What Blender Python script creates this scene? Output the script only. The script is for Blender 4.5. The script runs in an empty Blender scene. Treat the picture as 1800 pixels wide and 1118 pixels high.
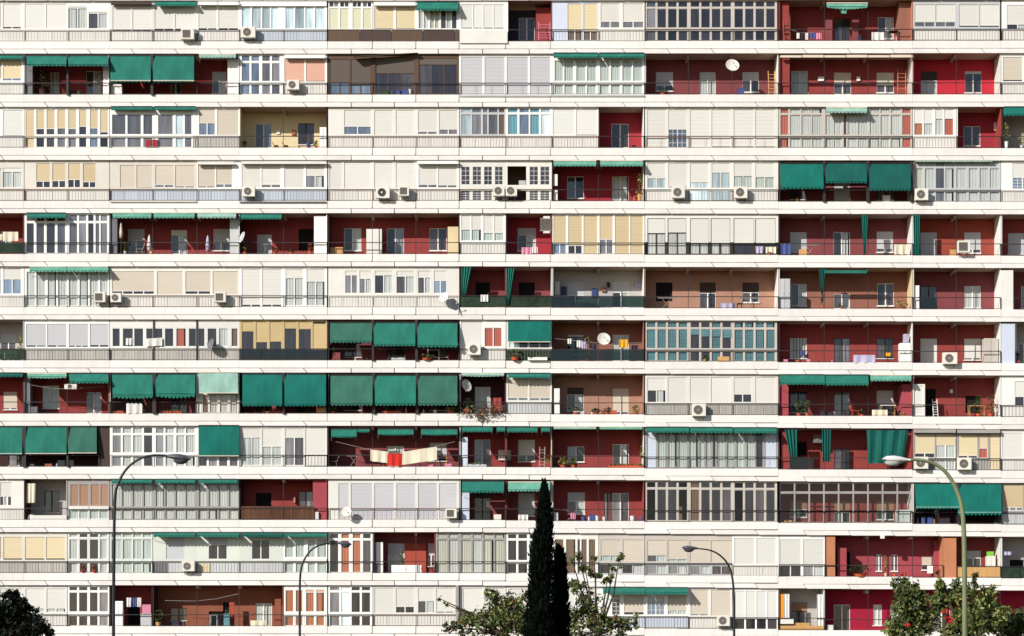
import bpy, math, random, re
from mathutils import Vector
random.seed(7)
R = random.Random(11)
SC = bpy.context.scene

# ------------------------------------------------------------------ camera, sky, sun, exposure
S = 0.031          # metres per unit of facade measure
D = 110.0          # camera to facade
HY = 1130.0        # eye level in facade measure
ZE = 2.0           # eye height
cam = bpy.data.cameras.new('camera'); co = bpy.data.objects.new('camera', cam); SC.collection.objects.link(co)
SC.camera = co
co.location = (0, -D, ZE); co.rotation_euler = (math.radians(90), 0, 0)
cam.sensor_width = 36; cam.lens = 36 * D / (1800 * S)
cam.shift_y = (HY - 559) / 1800.0
cam.clip_start = 1; cam.clip_end = 3000
SUN_DIR = Vector((43, 42, -31.5)).normalized()      # travel of the light
w = bpy.data.worlds.new('World'); SC.world = w; w.use_nodes = True
nt = w.node_tree; nt.nodes.clear()
sky = nt.nodes.new('ShaderNodeTexSky'); sky.sky_type = 'NISHITA'; sky.sun_disc = False
sky.sun_elevation = math.asin(-SUN_DIR.z); sky.sun_rotation = math.atan2(-SUN_DIR.x, -SUN_DIR.y)
sky.air_density = 1.0; sky.dust_density = 0.6; sky.ozone_density = 1.0
bg = nt.nodes.new('ShaderNodeBackground'); bg.inputs[1].default_value = 0.1
wo = nt.nodes.new('ShaderNodeOutputWorld')
nt.links.new(sky.outputs[0], bg.inputs[0]); nt.links.new(bg.outputs[0], wo.inputs[0])
sl = bpy.data.lights.new('sun', 'SUN'); sl.energy = 5.0; sl.angle = math.radians(0.5); sl.color = (1.0, 0.966, 0.92)
so = bpy.data.objects.new('sun', sl); SC.collection.objects.link(so)
so.rotation_euler = SUN_DIR.to_track_quat('-Z', 'Y').to_euler(); so.location = (-60, -60, 60)
SC.view_settings.view_transform = 'Standard'; SC.view_settings.look = 'None'
SC.view_settings.exposure = 0.23; SC.view_settings.gamma = 1.0
SC.view_settings.use_curve_mapping = False
SC.render.engine = 'CYCLES'
SC.cycles.max_bounces = 6; SC.cycles.diffuse_bounces = 3; SC.cycles.glossy_bounces = 2
SC.cycles.transparent_max_bounces = 10; SC.cycles.caustics_reflective = False; SC.cycles.caustics_refractive = False

# ------------------------------------------------------------------ materials
def lin(c):
    c = c / 255.0
    return c / 12.92 if c <= 0.04045 else ((c + 0.055) / 1.055) ** 2.4
MATS = {}
def mat(name, rgb, rough=0.75, kind='plain', var=0.06, k=0.80, spec=0.3, var2=None):
    m = bpy.data.materials.new(name); m.use_nodes = True
    n = m.node_tree.nodes; L = m.node_tree.links
    b = n['Principled BSDF']; b.inputs['Roughness'].default_value = rough
    b.inputs['Specular IOR Level'].default_value = spec
    col = tuple(min(0.8, lin(c) * k) for c in rgb)
    tc = n.new('ShaderNodeTexCoord'); mp = n.new('ShaderNodeMapping'); L.new(tc.outputs['Object'], mp.inputs[0])
    no = n.new('ShaderNodeTexNoise'); L.new(mp.outputs[0], no.inputs[0])
    no.inputs['Scale'].default_value = 1.0; no.inputs['Detail'].default_value = 5; no.inputs['Roughness'].default_value = 0.65
    sc = {'plain': (1.2, 1.2, 1.2), 'slat': (0.5, 0.5, 20), 'fold': (6, 6, 0.25), 'flute': (14, 2, 0.6), 'streak': (5, 5, 0.5), 'fine': (5, 5, 5), 'leaf': (1.5, 1.5, 1.5), 'weave': (2.5, 2.5, .7)}[kind]
    mp.inputs['Scale'].default_value = sc
    ramp = n.new('ShaderNodeMapRange'); L.new(no.outputs[0], ramp.inputs[0])
    ramp.inputs[1].default_value = 0.3; ramp.inputs[2].default_value = 0.7
    ramp.inputs[3].default_value = 1 - var * 1.6; ramp.inputs[4].default_value = 1 + var * 0.4
    oi = n.new('ShaderNodeObjectInfo')
    rr = n.new('ShaderNodeMapRange'); L.new(oi.outputs['Random'], rr.inputs[0])
    v2 = 0.07 if var2 is None else var2
    rr.inputs[3].default_value = 1 - v2; rr.inputs[4].default_value = 1 + v2 * 0.3
    mu = n.new('ShaderNodeMath'); mu.operation = 'MULTIPLY'; L.new(ramp.outputs[0], mu.inputs[0]); L.new(rr.outputs[0], mu.inputs[1])
    out = mu.outputs[0]
    # soft grime at a larger scale
    n2 = n.new('ShaderNodeTexNoise'); L.new(tc.outputs['Object'], n2.inputs[0]); n2.inputs['Scale'].default_value = 0.35; n2.inputs['Detail'].default_value = 6
    r2 = n.new('ShaderNodeMapRange'); L.new(n2.outputs[0], r2.inputs[0]); r2.inputs[1].default_value = 0.35; r2.inputs[2].default_value = 0.65
    r2.inputs[3].default_value = 1 - var; r2.inputs[4].default_value = 1.0
    m2 = n.new('ShaderNodeMath'); m2.operation = 'MULTIPLY'; L.new(out, m2.inputs[0]); L.new(r2.outputs[0], m2.inputs[1])
    vm = n.new('ShaderNodeVectorMath'); vm.operation = 'SCALE'; vm.inputs[0].default_value = col; L.new(m2.outputs[0], vm.inputs['Scale'])
    L.new(vm.outputs[0], b.inputs['Base Color'])
    if kind in ('slat', 'fine', 'flute'):
        bp = n.new('ShaderNodeBump'); bp.inputs['Strength'].default_value = 0.25; bp.inputs['Distance'].default_value = 0.02
        L.new(no.outputs[0], bp.inputs['Height']); L.new(bp.outputs[0], b.inputs['Normal'])
    if kind == 'leaf' and name != 'cyp':
        b.inputs['Roughness'].default_value = 0.55; b.inputs['Specular IOR Level'].default_value = 0.2
    if name == 'cyp': b.inputs['Specular IOR Level'].default_value = 0.05
    MATS[name] = m
    return m
def glass(name, tint, gloss=0.12, trans=True, rough=0.03):
    m = bpy.data.materials.new(name); m.use_nodes = True
    n = m.node_tree.nodes; L = m.node_tree.links; n.clear()
    o = n.new('ShaderNodeOutputMaterial'); mx = n.new('ShaderNodeMixShader')
    t = n.new('ShaderNodeBsdfTransparent') if trans else n.new('ShaderNodeBsdfDiffuse')
    col = tuple(lin(c) for c in tint) + (1,)
    oi = n.new('ShaderNodeObjectInfo'); tc = n.new('ShaderNodeTexCoord')
    t.inputs[0].default_value = col
    if not trans:
        no = n.new('ShaderNodeTexNoise'); mpp = n.new('ShaderNodeMapping'); mpp.inputs['Scale'].default_value = (4, 4, .5); L.new(tc.outputs['Object'], mpp.inputs[0]); L.new(mpp.outputs[0], no.inputs[0]); no.inputs['Scale'].default_value = 1.0; no.inputs['Detail'].default_value = 3
        mr = n.new('ShaderNodeMapRange'); L.new(no.outputs[0], mr.inputs[0]); mr.inputs[1].default_value = .35; mr.inputs[2].default_value = .65; mr.inputs[3].default_value = .7; mr.inputs[4].default_value = 1.25
        m3 = n.new('ShaderNodeMapRange'); L.new(oi.outputs['Random'], m3.inputs[0]); m3.inputs[3].default_value = .5; m3.inputs[4].default_value = 1.5
        mm = n.new('ShaderNodeMath'); mm.operation = 'MULTIPLY'; L.new(mr.outputs[0], mm.inputs[0]); L.new(m3.outputs[0], mm.inputs[1])
        vm = n.new('ShaderNodeVectorMath'); vm.operation = 'SCALE'; vm.inputs[0].default_value = col[:3]; L.new(mm.outputs[0], vm.inputs['Scale'])
        L.new(vm.outputs[0], t.inputs[0])
    g = n.new('ShaderNodeBsdfGlossy'); g.inputs['Roughness'].default_value = rough; g.inputs[0].default_value = (.9, .93, .95, 1)
    fr = n.new('ShaderNodeLayerWeight'); fr.inputs[0].default_value = 0.25
    mr2 = n.new('ShaderNodeMapRange'); L.new(fr.outputs[1], mr2.inputs[0]); mr2.inputs[3].default_value = gloss; mr2.inputs[4].default_value = 0.9
    L.new(mr2.outputs[0], mx.inputs[0]); L.new(t.outputs[0], mx.inputs[1]); L.new(g.outputs[0], mx.inputs[2]); L.new(mx.outputs[0], o.inputs[0])
    MATS[name] = m
C = dict(
 fascia=((248, 243, 236), .8, 'streak', .055), ledge=((248, 242, 236), .8, 'plain', .07), slab=((216, 194, 172), .85, 'plain', .12),
 rear=((150, 120, 105), .85, 'plain', .1), inner=((90, 70, 66), .85, 'plain', .1),
 white=((252, 250, 243), .5, 'plain', .03), cream=((238, 234, 224), .7, 'plain', .05), warm=((232, 223, 210), .75, 'plain', .06),
 grey=((205, 205, 205), .6, 'plain', .06), dgrey=((120, 118, 122), .6, 'plain', .1), frame=((212, 202, 190), .45, 'plain', .08),
 brown=((118, 78, 56), .6, 'plain', .1), dbrown=((72, 52, 42), .6, 'plain', .15), steel=((58, 52, 52), .45, 'plain', .1), lsteel=((176, 170, 165), .45, 'plain', .1),
 s_cream=((228, 224, 214), .6, 'slat', .035), s_white=((232, 229, 221), .6, 'slat', .03), s_grey=((203, 201, 203), .6, 'slat', .03), s_tan=((216, 194, 154), .6, 'slat', .05),
 s_yel=((232, 213, 172), .6, 'slat', .04), s_pink=((230, 178, 154), .6, 'slat', .05), s_brown=((104, 92, 82), .6, 'slat', .1), s_ltan=((216, 203, 184), .6, 'slat', .05),
 s_choc=((176, 132, 104), .6, 'slat', .06), s_pale=((224, 222, 190), .6, 'slat', .04), s_blue=((215, 222, 236), .5, 'plain', .04),
 p_white=((236, 231, 222), .5, 'flute', .06), p_grey=((216, 216, 214), .5, 'flute', .1), p_dirty=((206, 200, 190), .6, 'flute', .18), p_blue=((205, 212, 224), .5, 'flute', .08),
 red=((160, 68, 64), .85, 'plain', .10), crimson=((170, 52, 62), .85, 'plain', .08), hot=((208, 46, 62), .8, 'plain', .06), maroon=((142, 72, 74), .85, 'plain', .1),
 orange=((174, 78, 62), .85, 'plain', .08), terra=((160, 106, 88), .85, 'plain', .1), tanw=((184, 138, 116), .85, 'plain', .08), ochre=((210, 184, 134), .7, 'plain', .05),
 yelw=((238, 218, 174), .85, 'plain', .06), greyw=((196, 190, 186), .85, 'plain', .06), rose=((178, 78, 86), .85, 'plain', .08), brick=((156, 92, 68), .85, 'plain', .12),
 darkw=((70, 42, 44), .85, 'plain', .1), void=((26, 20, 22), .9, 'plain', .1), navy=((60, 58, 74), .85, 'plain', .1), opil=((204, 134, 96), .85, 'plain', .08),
 floor=((112, 84, 76), .7, 'fine', .1), magenta=((168, 22, 56), .8, 'plain', .06), mintw=((226, 229, 216), .75, 'plain', .04), dwood=((100, 74, 56), .6, 'plain', .1), bright=((250, 160, 50), .8, 'plain', .04),
 c_white=((250, 248, 242), .9, 'fold', .13), c_green=((238, 243, 234), .9, 'fold', .13), c_grey=((246, 242, 235), .9, 'fold', .13), c_cream=((244, 234, 216), .9, 'fold', .13),
 c_or=((232, 142, 104), .9, 'fold', .13), c_brown=((150, 118, 96), .9, 'fold', .13), c_blue=((140, 200, 216), .9, 'fold', .12), c_teal=((120, 168, 176), .9, 'slat', .3), c_or2=((232, 120, 96), .9, 'fold', .1),
 a_green=((36, 126, 108), .85, 'weave', .2), a_deep=((2, 118, 104), .85, 'weave', .2), a_dark=((8, 98, 88), .85, 'weave', .2), a_pale=((112, 180, 156), .85, 'weave', .2), a_mint=((160, 200, 184), .85, 'weave', .2), a_grey=((58, 116, 98), .85, 'weave', .2),
 a_cas=((236, 216, 196), .5, 'plain', .05), mesh_green=((52, 72, 54), .9, 'fine', .35), reed=((122, 82, 58), .9, 'flute', .4), wood=((224, 172, 108), .7, 'flute', .12), panelb=((104, 80, 62), .7, 'fine', .12), panelc=((84, 64, 60), .7, 'fine', .12),
 black=((30, 28, 30), .5, 'plain', .1), acbody=((240, 234, 220), .45, 'plain', .04), acdark=((110, 100, 92), .6, 'plain', .15), rust=((176, 106, 70), .8, 'fine', .2),
 pot=((214, 96, 62), .8, 'plain', .1), leafg=((118, 138, 74), .5, 'leaf', .5), leafd=((78, 94, 58), .5, 'leaf', .5), leafy=((182, 176, 98), .5, 'leaf', .4), leafr=((190, 100, 62), .5, 'leaf', .4),
 leafk=((38, 46, 36), .5, 'leaf', .5), leafm=((144, 158, 90), .5, 'leaf', .5), cyp=((18, 27, 19), .9, 'leaf', .4), flower=((214, 50, 50), .6, 'leaf', .2), wflower=((240, 236, 232), .6, 'plain', .1), bark=((92, 74, 60), .9, 'fine', .3),
 lampk=((44, 42, 46), .45, 'plain', .1), lampg=((132, 140, 100), .5, 'streak', .15), lampw=((232, 232, 228), .35, 'plain', .05), lamphead=((84, 82, 92), .4, 'plain', .08),
 cl_white=((242, 238, 230), .9, 'fold', .15), cl_cream=((244, 232, 204), .9, 'fold', .12), cl_red=((226, 52, 40), .9, 'fold', .15), cl_pink=((236, 150, 176), .9, 'fold', .15), cl_blue=((84, 100, 160), .9, 'fold', .3), cl_yel=((250, 180, 40), .9, 'fold', .1), cl_lil=((206, 198, 226), .9, 'fold', .2), cl_dark=((62, 56, 70), .9, 'fold', .3), cl_green=((130, 200, 70), .8, 'plain', .05),
 asphalt=((66, 66, 68), .9, 'fine', .2), paving=((170, 164, 154), .9, 'fine', .15), kerb=((190, 186, 178), .9, 'fine', .1), soil=((128, 112, 84), .95, 'fine', .3), paint=((236, 236, 230), .7, 'plain', .1), stone=((196, 184, 168), .9, 'fine', .12), tabler=((170, 70, 60), .6, 'plain', .1))
for kx, vx in C.items(): mat(kx, *vx)
glass('g_clear', (244, 247, 246), .03)
glass('g_dark', (64, 58, 60), .05, False); glass('g_mid', (100, 97, 99), .07, False); glass('g_black', (40, 36, 40), .05, False)
glass('g_blue', (96, 108, 124), .09, False); glass('g_pale', (178, 192, 192), .15, False); glass('g_green', (116, 138, 124), .05); glass('g_smoke', (150, 144, 142), .05)

# ------------------------------------------------------------------ geometry helpers
def X(px, dep=0.0): return (px - 900.0) * S * (D + dep) / D
def Z(py, dep=0.0): return ZE + (HY - py) * S * (D + dep) / D
def kk(x): return 93.45 + (0 if x < 800 else (x - 800) * 0.00106)
def Y0(r, x): return (0.7 if x < 800 else 0.7 - (x - 800) * 0.0022) + kk(x) * r
def V(r, x, v): return Y0(r, x) + v * kk(x) / 93.45
class MB:
    def __init__(s): s.v = []; s.f = []; s.m = []
    def quad(s, a, b, c, d, m):
        i = len(s.v); s.v += [a, b, c, d]; s.f.append((i, i + 1, i + 2, i + 3)); s.m.append(m)
    def hexa(s, p, m):   # p: 8 points, front 0-3 (bl,br,tr,tl), back 4-7
        i = len(s.v); s.v += p
        for f in ((0, 1, 2, 3), (5, 4, 7, 6), (4, 0, 3, 7), (1, 5, 6, 2), (3, 2, 6, 7), (4, 5, 1, 0)):
            s.f.append(tuple(i + j for j in f)); s.m.append(m)
    def wb(s, x0, x1, y0, y1, z0, z1, m):
        s.hexa([(x0, y0, z0), (x1, y0, z0), (x1, y0, z1), (x0, y0, z1), (x0, y1, z0), (x1, y1, z0), (x1, y1, z1), (x0, y1, z1)], m)
    def fb(s, r, a, b, v0, v1, d0, d1, m, ref=None):       # facade box: measured a..b, v0 (top) .. v1 (bottom), depth d0..d1
        c = ref if ref is not None else (a + b) / 2
        s.wb(X(a, d0), X(b, d0), d0, d1, Z(V(r, c, v1), d0), Z(V(r, c, v0), d0), m)
    def tube(s, pts, rad, m, n=8):
        if not isinstance(rad, (list, tuple)): rad = [rad] * len(pts)
        i0 = len(s.v); P = [Vector(p) for p in pts]
        for k, p in enumerate(P):
            t = (P[min(k + 1, len(P) - 1)] - P[max(k - 1, 0)]).normalized()
            u = t.cross(Vector((0, 1, 0.01)) if abs(t.y) < .9 else Vector((1, 0, 0))).normalized(); q = t.cross(u)
            for j in range(n):
                a = 2 * math.pi * j / n; s.v.append(tuple(p + (u * math.cos(a) + q * math.sin(a)) * rad[k]))
        for k in range(len(P) - 1):
            for j in range(n):
                a = i0 + k * n + j; b = i0 + k * n + (j + 1) % n
                s.f.append((a, b, b + n, a + n)); s.m.append(m)
        s.f.append(tuple(i0 + j for j in range(n))[::-1]); s.m.append(m)
        s.f.append(tuple(i0 + (len(P) - 1) * n + j for j in range(n))); s.m.append(m)
    def cyl(s, c, ax, rad, h, m, n=16, rad2=None):
        c = Vector(c); ax = Vector(ax).normalized(); s.tube([c, c + ax * h], [rad, rad if rad2 is None else rad2], m, n)
    def leaf(s, c, sz, m, rnd=R, up=0.3):
        n = Vector((rnd.gauss(0, 1), rnd.gauss(0, 1), rnd.gauss(0, 1) + up)).normalized()
        u = n.orthogonal().normalized(); a = rnd.uniform(0, 6.28); w_ = n.cross(u); u2 = u * math.cos(a) + w_ * math.sin(a); w2 = n.cross(u2)
        c = Vector(c); s.quad(tuple(c - u2 * sz), tuple(c + w2 * sz * .45), tuple(c + u2 * sz), tuple(c - w2 * sz * .45), m)
    def add(s, o):
        i = len(s.v); s.v += o.v; s.f += [tuple(i + j for j in f) for f in o.f]; s.m += o.m
    def build(s, name, parent=None, org=(0, 0, 0), smooth=False):
        me = bpy.data.meshes.new(name); ms = sorted(set(s.m))
        v = s.v if org == (0, 0, 0) else [(p[0] - org[0], p[1] - org[1], p[2] - org[2]) for p in s.v]
        me.from_pydata(v, [], s.f)
        for m in ms: me.materials.append(MATS[m])
        ix = {m: i for i, m in enumerate(ms)}
        me.polygons.foreach_set('material_index', [ix[m] for m in s.m])
        if smooth: me.polygons.foreach_set('use_smooth', [True] * len(s.f))
        me.update()
        o = bpy.data.objects.new(name, me); SC.collection.objects.link(o)
        if parent is not None: o.parent = parent
        elif org != (0, 0, 0): o.location = org
        return o
def empty(name, loc=(0, 0, 0)):
    o = bpy.data.objects.new(name, None); SC.collection.objects.link(o); o.location = loc; o.empty_display_size = .2; return o
ORD = ['', 'first', 'second', 'third', 'fourth', 'fifth', 'sixth', 'seventh', 'eighth', 'ninth', 'tenth', 'eleventh', 'twelfth', 'thirteenth', 'fourteenth', 'fifteenth', 'sixteenth', 'seventeenth', 'eighteenth', 'nineteenth', 'twentieth', 'twenty-first', 'twenty-second', 'twenty-third', 'twenty-fourth']
REG = []
def thing(name, loc, look, cat, r, x, group=None):
    o = empty(name, loc); REG.append([o, look, cat, r, x]); o['category'] = cat
    if group: o['group'] = group
    return o
def tag(o, label, cat, group=None):
    o['label'] = label; o['category'] = cat
    if group: o['group'] = group
    return o
COUNT = {}; OVER = {}
def sub(name, mb, parent, smooth=False):
    COUNT[name] = COUNT.get(name, 0) + 1
    if COUNT[name] > 296:
        OVER.setdefault(name, MB()).add(mb); return None
    return mb.build(name, parent, smooth=smooth)

BLD = empty('apartment_building', (0, 0, 0))
tag(BLD, 'long white slab block of flats with stacked rows of balconies behind the street lamps', 'building')
XL, XR = -70, 1870

# ------------------------------------------------------------------ floor slabs, fascia panels, ledge panels
LJ = [-76, 1, 78, 154, 230, 307, 383, 457, 533, 617, 693, 770, 848, 930, 1011, 1094, 1172, 1250, 1327, 1412, 1490, 1567, 1646, 1725, 1803, 1880]
FJ = [-70, 42, 192, 420, 575, 654.5, 731, 807, 889, 968, 1133, 1368, 1604, 1760, 1870]
MAIN = [42, 192, 420, 575, 807, 968, 1133, 1368, 1604, 1758]
POSTS = [42, 118, 192, 268, 346, 420, 498, 575, 654.5, 731, 807, 889, 968, 1052, 1133, 1210, 1287, 1368, 1449, 1526, 1604, 1681, 1758]
for r in range(-1, 12):
    core = MB()
    step = 97
    a = XL
    while a < XR:
        b = min(a + step, XR); c = (a + b) / 2
        core.wb(X(a), X(b), -.03, 1.75, Z(V(r, c, 93.1)), Z(V(r, c, 72.6)), 'slab'); a = b
    sl_ = core.build('floor_slab', BLD)
    for a, b in zip(FJ[:-1], FJ[1:]):
        g = .65 if 600 < a < 900 or 600 < b < 900 else .18
        m = MB(); lo = 84.8; c = (a + b) / 2
        if g > .5:
            x0, x1 = X(a + g, -.12), X(b - g, -.12); zt = Z(V(r, c, 72.2), -.12); zb = Z(V(r, c, lo), -.12)
            ch = 1.6 * S
            i = len(m.v); pr = [(x0, zb), (x1 - ch, zb), (x1, zb + ch), (x1, zt), (x0, zt)]
            m.v += [(p[0], -.12, p[1]) for p in pr] + [(p[0], -.031, p[1]) for p in pr]
            m.f += [(0, 1, 2, 3, 4), (9, 8, 7, 6, 5)] + [(j + 5, (j + 1) % 5 + 5, (j + 1) % 5, j) for j in range(5)]
            m.m += ['fascia'] * 7
        else:
            m.fb(r, a + g, b - g, 72.2, lo, -.12, -.031, 'fascia')
        m.build('fascia_panel', sl_)
    for a, b in zip(LJ[:-1], LJ[1:]):
        dot = 560 < a < 900
        sh = 6.2 if not 600 < a < 935 else 0.6; sh2 = 6.2 if not 600 < b < 935 else 0.6  # slanted ends build the joints' diagonal shadow lines into the panel shape
        c = (a + b) / 2; d0, d1 = -.145, -.031
        zt = Z(V(r, c, 85.75), d0); zb = Z(V(r, c, 93.4), d0); g = .75
        m = MB()
        m.hexa([(X(a + sh + g, d0), d0, zb), (X(b + sh2 - g, d0), d0, zb), (X(b - g, d0), d0, zt), (X(a + g, d0), d0, zt),
                (X(a + sh + g, d0), d1, zb), (X(b + sh2 - g, d0), d1, zb), (X(b - g, d0), d1, zt), (X(a + g, d0), d1, zt)], 'ledge')
        m.build('ledge_panel', sl_)
for r in range(0, 12):
    m = MB(); a = XL
    while a < XR:
        b = min(a + 97, XR); c = (a + b) / 2
        m.wb(X(a), X(b), 1.62, 1.75, Z(V(r, c, 72.6)), Z(V(r, c, -.3)), 'rear'); a = b
    m.build('rear_wall', BLD)
m = MB(); m.wb(X(XL), X(XR), .05, 12, 0.01, Z(V(11, 400, 93)), 'stone'); m.build('ground_floor_wall', BLD)
m = MB(); m.wb(X(XL), X(XR), 1.76, 12, Z(V(11, 400, 92)), Z(-110), 'fascia'); m.build('building_core', BLD)
m = MB(); m.wb(X(XL), X(XR), -.02, 1.75, Z(-30), Z(-110), 'fascia'); m.build('upper_wall', BLD)
for xx in (XL - .5, XR):
    m = MB(); m.wb(X(xx), X(xx + 6), -.1, 12, .02, Z(-111), 'fascia'); m.build('gable_wall', BLD)

# ------------------------------------------------------------------ facade systems
def holes_wall(mb, r, x0, x1, v0, v1, holes, d0, d1, m, ref=None):
    xs = sorted(set([x0, x1] + [min(max(h[0], x0), x1) for h in holes] + [min(max(h[1], x0), x1) for h in holes]))
    vs = sorted(set([v0, v1] + [min(max(h[2], v0), v1) for h in holes] + [min(max(h[3], v0), v1) for h in holes]))
    for i in range(len(xs) - 1):
        run = None
        for j in range(len(vs) - 1):
            cx = (xs[i] + xs[i + 1]) / 2; cv = (vs[j] + vs[j + 1]) / 2
            solid = not any(h[0] < cx < h[1] and h[2] < cv < h[3] for h in holes)
            if solid:
                if run is None: run = vs[j]
                if j == len(vs) - 2: mb.fb(r, xs[i], xs[i + 1], run, vs[j + 1], d0, d1, m, ref); run = None
            elif run is not None:
                mb.fb(r, xs[i], xs[i + 1], run, vs[j], d0, d1, m, ref); run = None
def curtain(r, a, b, v0, v1, m, parent, ref, dep=.13, gap=0.0):
    mb = MB(); n = max(8, int((b - a) / .45)); ph = R.uniform(0, 6)
    xs = [a + (b - a) * i / n for i in range(n + 1)]
    z0, z1 = Z(V(r, ref, v1), dep), Z(V(r, ref, v0), dep); pts = []
    amp = R.uniform(.004, .008); fr = R.uniform(1.0, 1.7)
    for i, x in enumerate(xs): pts.append((X(x, dep), dep + amp * math.sin(x * fr + ph) + .002 * math.sin(x * 3.1 + ph)))
    for i in range(n):
        mb.quad((pts[i][0], pts[i][1], z0), (pts[i + 1][0], pts[i + 1][1], z0), (pts[i + 1][0], pts[i + 1][1], z1), (pts[i][0], pts[i][1], z1), m)
    sub('curtain', mb, parent)
CURT = {'c': 'c_white', 'C': 'c_grey', 'G': 'c_green', 'y': 'c_cream', 'o': 'c_or', 'n': 'c_brown', 'B': 'c_blue', 'T': 'c_teal', 'O': 'c_or2'}
def window(r, a, b, v0, v1, kind, n, fr, parent, ref, d=.02, bars=True):
    """glazed window: sash frame, glass, optional curtain behind"""
    mb = MB(); t = .9
    dark = {'d': 'g_dark', 'D': 'g_black', 'e': 'g_mid', 'b': 'g_blue', 'p': 'g_pale', 'm': 'g_dark', 'M': 'g_blue', 'k': 'g_clear', 'h': 'g_dark'}
    if kind == 'x':
        return
    sh = min(t, (v1 - v0) * .14)
    mb.fb(r, a, b, v0, v0 + sh, d, d + .05, fr, ref); mb.fb(r, a, b, v1 - sh, v1, d, d + .05, fr, ref)
    w_ = (b - a) / n
    for i in range(n + 1):
        x = a + w_ * i; hw = (.55 if i in (0, n) else .8) * (1.25 if d > 1 else 1)
        xa = max(a, x - hw); xb = min(b, x + hw); mb.fb(r, xa, xb, v0 + sh, v1 - sh, d + .002, d + .048, fr, ref)
    for i in range(n):
        x0 = a + w_ * i; x1 = x0 + w_
        k = kind
        if kind == 'h' and n > 1: k = 'd' if i % 2 == 0 else 'c'
        g = dark.get(k, 'g_clear')
        if k == 'd': g = R.choice(['g_dark', 'g_dark', 'g_mid', 'g_black'])
        dd = d + .03
        mb.quad((X(x0, dd), dd, Z(V(r, ref, v1), dd)), (X(x1, dd), dd, Z(V(r, ref, v1), dd)), (X(x1, dd), dd, Z(V(r, ref, v0), dd)), (X(x0, dd), dd, Z(V(r, ref, v0), dd)), g)
        if k in CURT: curtain(r, x0 + .3, x1 - .3 - (R.uniform(0, w_ * .25) if R.random() < .25 else 0), v0, v1, CURT[k], parent, ref, dep=d + .047)
        if k in 'mM':
            for q in (1, 2, 3):
                vv = v0 + (v1 - v0) * q / 4; mb.fb(r, x0, x1, vv - .28, vv + .28, d + .01, d + .028, 'white', ref)
            mb.fb(r, (x0 + x1) / 2 - .28, (x0 + x1) / 2 + .28, v0 + sh, v1 - sh, d + .008, d + .026, 'white', ref)
    return sub('window', mb, parent)
def shutter(r, a, b, v0, v1, m, parent, ref, d=.03):
    mb = MB(); n = 10 if v1 - v0 > 14 else max(2, int((v1 - v0) / 3))
    # each lath course is a shallow tilted strip, closed by a bottom rail
    i0 = len(mb.v)
    for i in range(n):
        va = v0 + (v1 - v0) * i / n; vb = v0 + (v1 - v0) * (i + 1) / n
        za, zb = Z(V(r, ref, va), d), Z(V(r, ref, vb), d); xa, xb = X(a, d), X(b, d)
        mb.quad((xa, d - .004, zb), (xb, d - .004, zb), (xb, d + .001, za), (xa, d + .001, za), m)
        mb.quad((xa, d + .001, zb), (xb, d + .001, zb), (xb, d - .004, zb), (xa, d - .004, zb), m)
    mb.fb(r, a, b, v1 - .9, v1, d - .012, d + .012, m, ref)
    sub('shutter', mb, parent)
TOK = re.compile(r'([\d.]+)-([\d.]+):([\d.]+)([a-zA-Z]?)(\d?)(?:\^([\d.]+))?(?:/([\d.]+))?(?:\*(\w+))?$')
def enc(r, x0, x1, spec, fr='white', sh='s_white', lo='p', top=5, bot=50, tr=0, hdr=None, lmat='p_white', base=72.1, wall=None, d=0.0, v0=1.0):
    """closed-in balcony at the facade line: wall/frame, shutters, windows, transoms, lower infill"""
    ref = (x0 + x1) / 2; cols = []
    for t in spec.split():
        g = TOK.match(t); assert g, t
        a, b, sv = float(g[1]), float(g[2]), float(g[3]); k = g[4] or 'd'; n = int(g[5] or 2)
        cols.append((a, b, float(g[6]) if g[6] else top, sv, k, n, float(g[7]) if g[7] else bot, g[8] or sh))
    holes = []
    for (a, b, tp, sv, k, n, bo, sm) in cols:
        holes.append((a, b, tp, bo))
        if tr: holes.append((a, b, v0 + 1.4, tp - 2.2))
        if lo == 'g' and bo < 60: holes.append((a, b, 54, 71.2))
    mb = MB(); holes_wall(mb, r, x0, x1, v0, base, holes, d, d + .07, wall or fr, ref)
    if hdr: mb.fb(r, x0 + 1, x1 - 1, v0 + .3, top - 1.2, d - .09, d - .002, hdr, ref)
    E = mb.build('balcony_enclosure', BLD)
    for (a, b, tp, sv, k, n, bo, sm) in cols:
        if sv > tp + 1: shutter(r, a, b, tp, min(sv, bo), sm, E, ref, d + .03)
        if bo - sv > 2 and (sv < bo - 1.5): window(r, a, b, max(sv, tp) + .2, bo, k, n, fr, E, ref, d + .012)
        if tr: window(r, a, b, v0 + 1.4, tp - 2.2, k if k not in 'xh' else 'd', n, fr, E, ref, d + .012)
        if lo == 'g' and bo < 60: window(r, a, b, 54, 71.2, k, n, fr, E, ref, d + .012)
    if lo == 'p':
        n = max(1, round((x1 - x0) / 25.6)); w_ = (x1 - x0) / n
        for i in range(n):
            m = MB(); m.fb(r, x0 + w_ * i + .3, x0 + w_ * (i + 1) - .3, 53.4, 71, d - .022, d - .003, lmat, ref); sub('infill_panel', m, E)
    return E
OPEN_RAILS = {(0, 1134), (0, 577), (1, 577), (1, 421), (1, 970), (2, 43), (2, 193), (2, 1369), (3, 808), (3, 1605), (4, 43), (4, 971), (4, 1134), (5, 421), (6, 421), (6, 1134), (8, 193), (8, 346), (8, 421), (9, 193), (9, 1134), (9, 1370), (10, 119), (10, 193), (10, 498), (10, 577), (10, 766), (10, 890), (10, 971), (10, 1053), (10, 1370), (11, 119), (11, 577), (11, 1288)}
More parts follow.
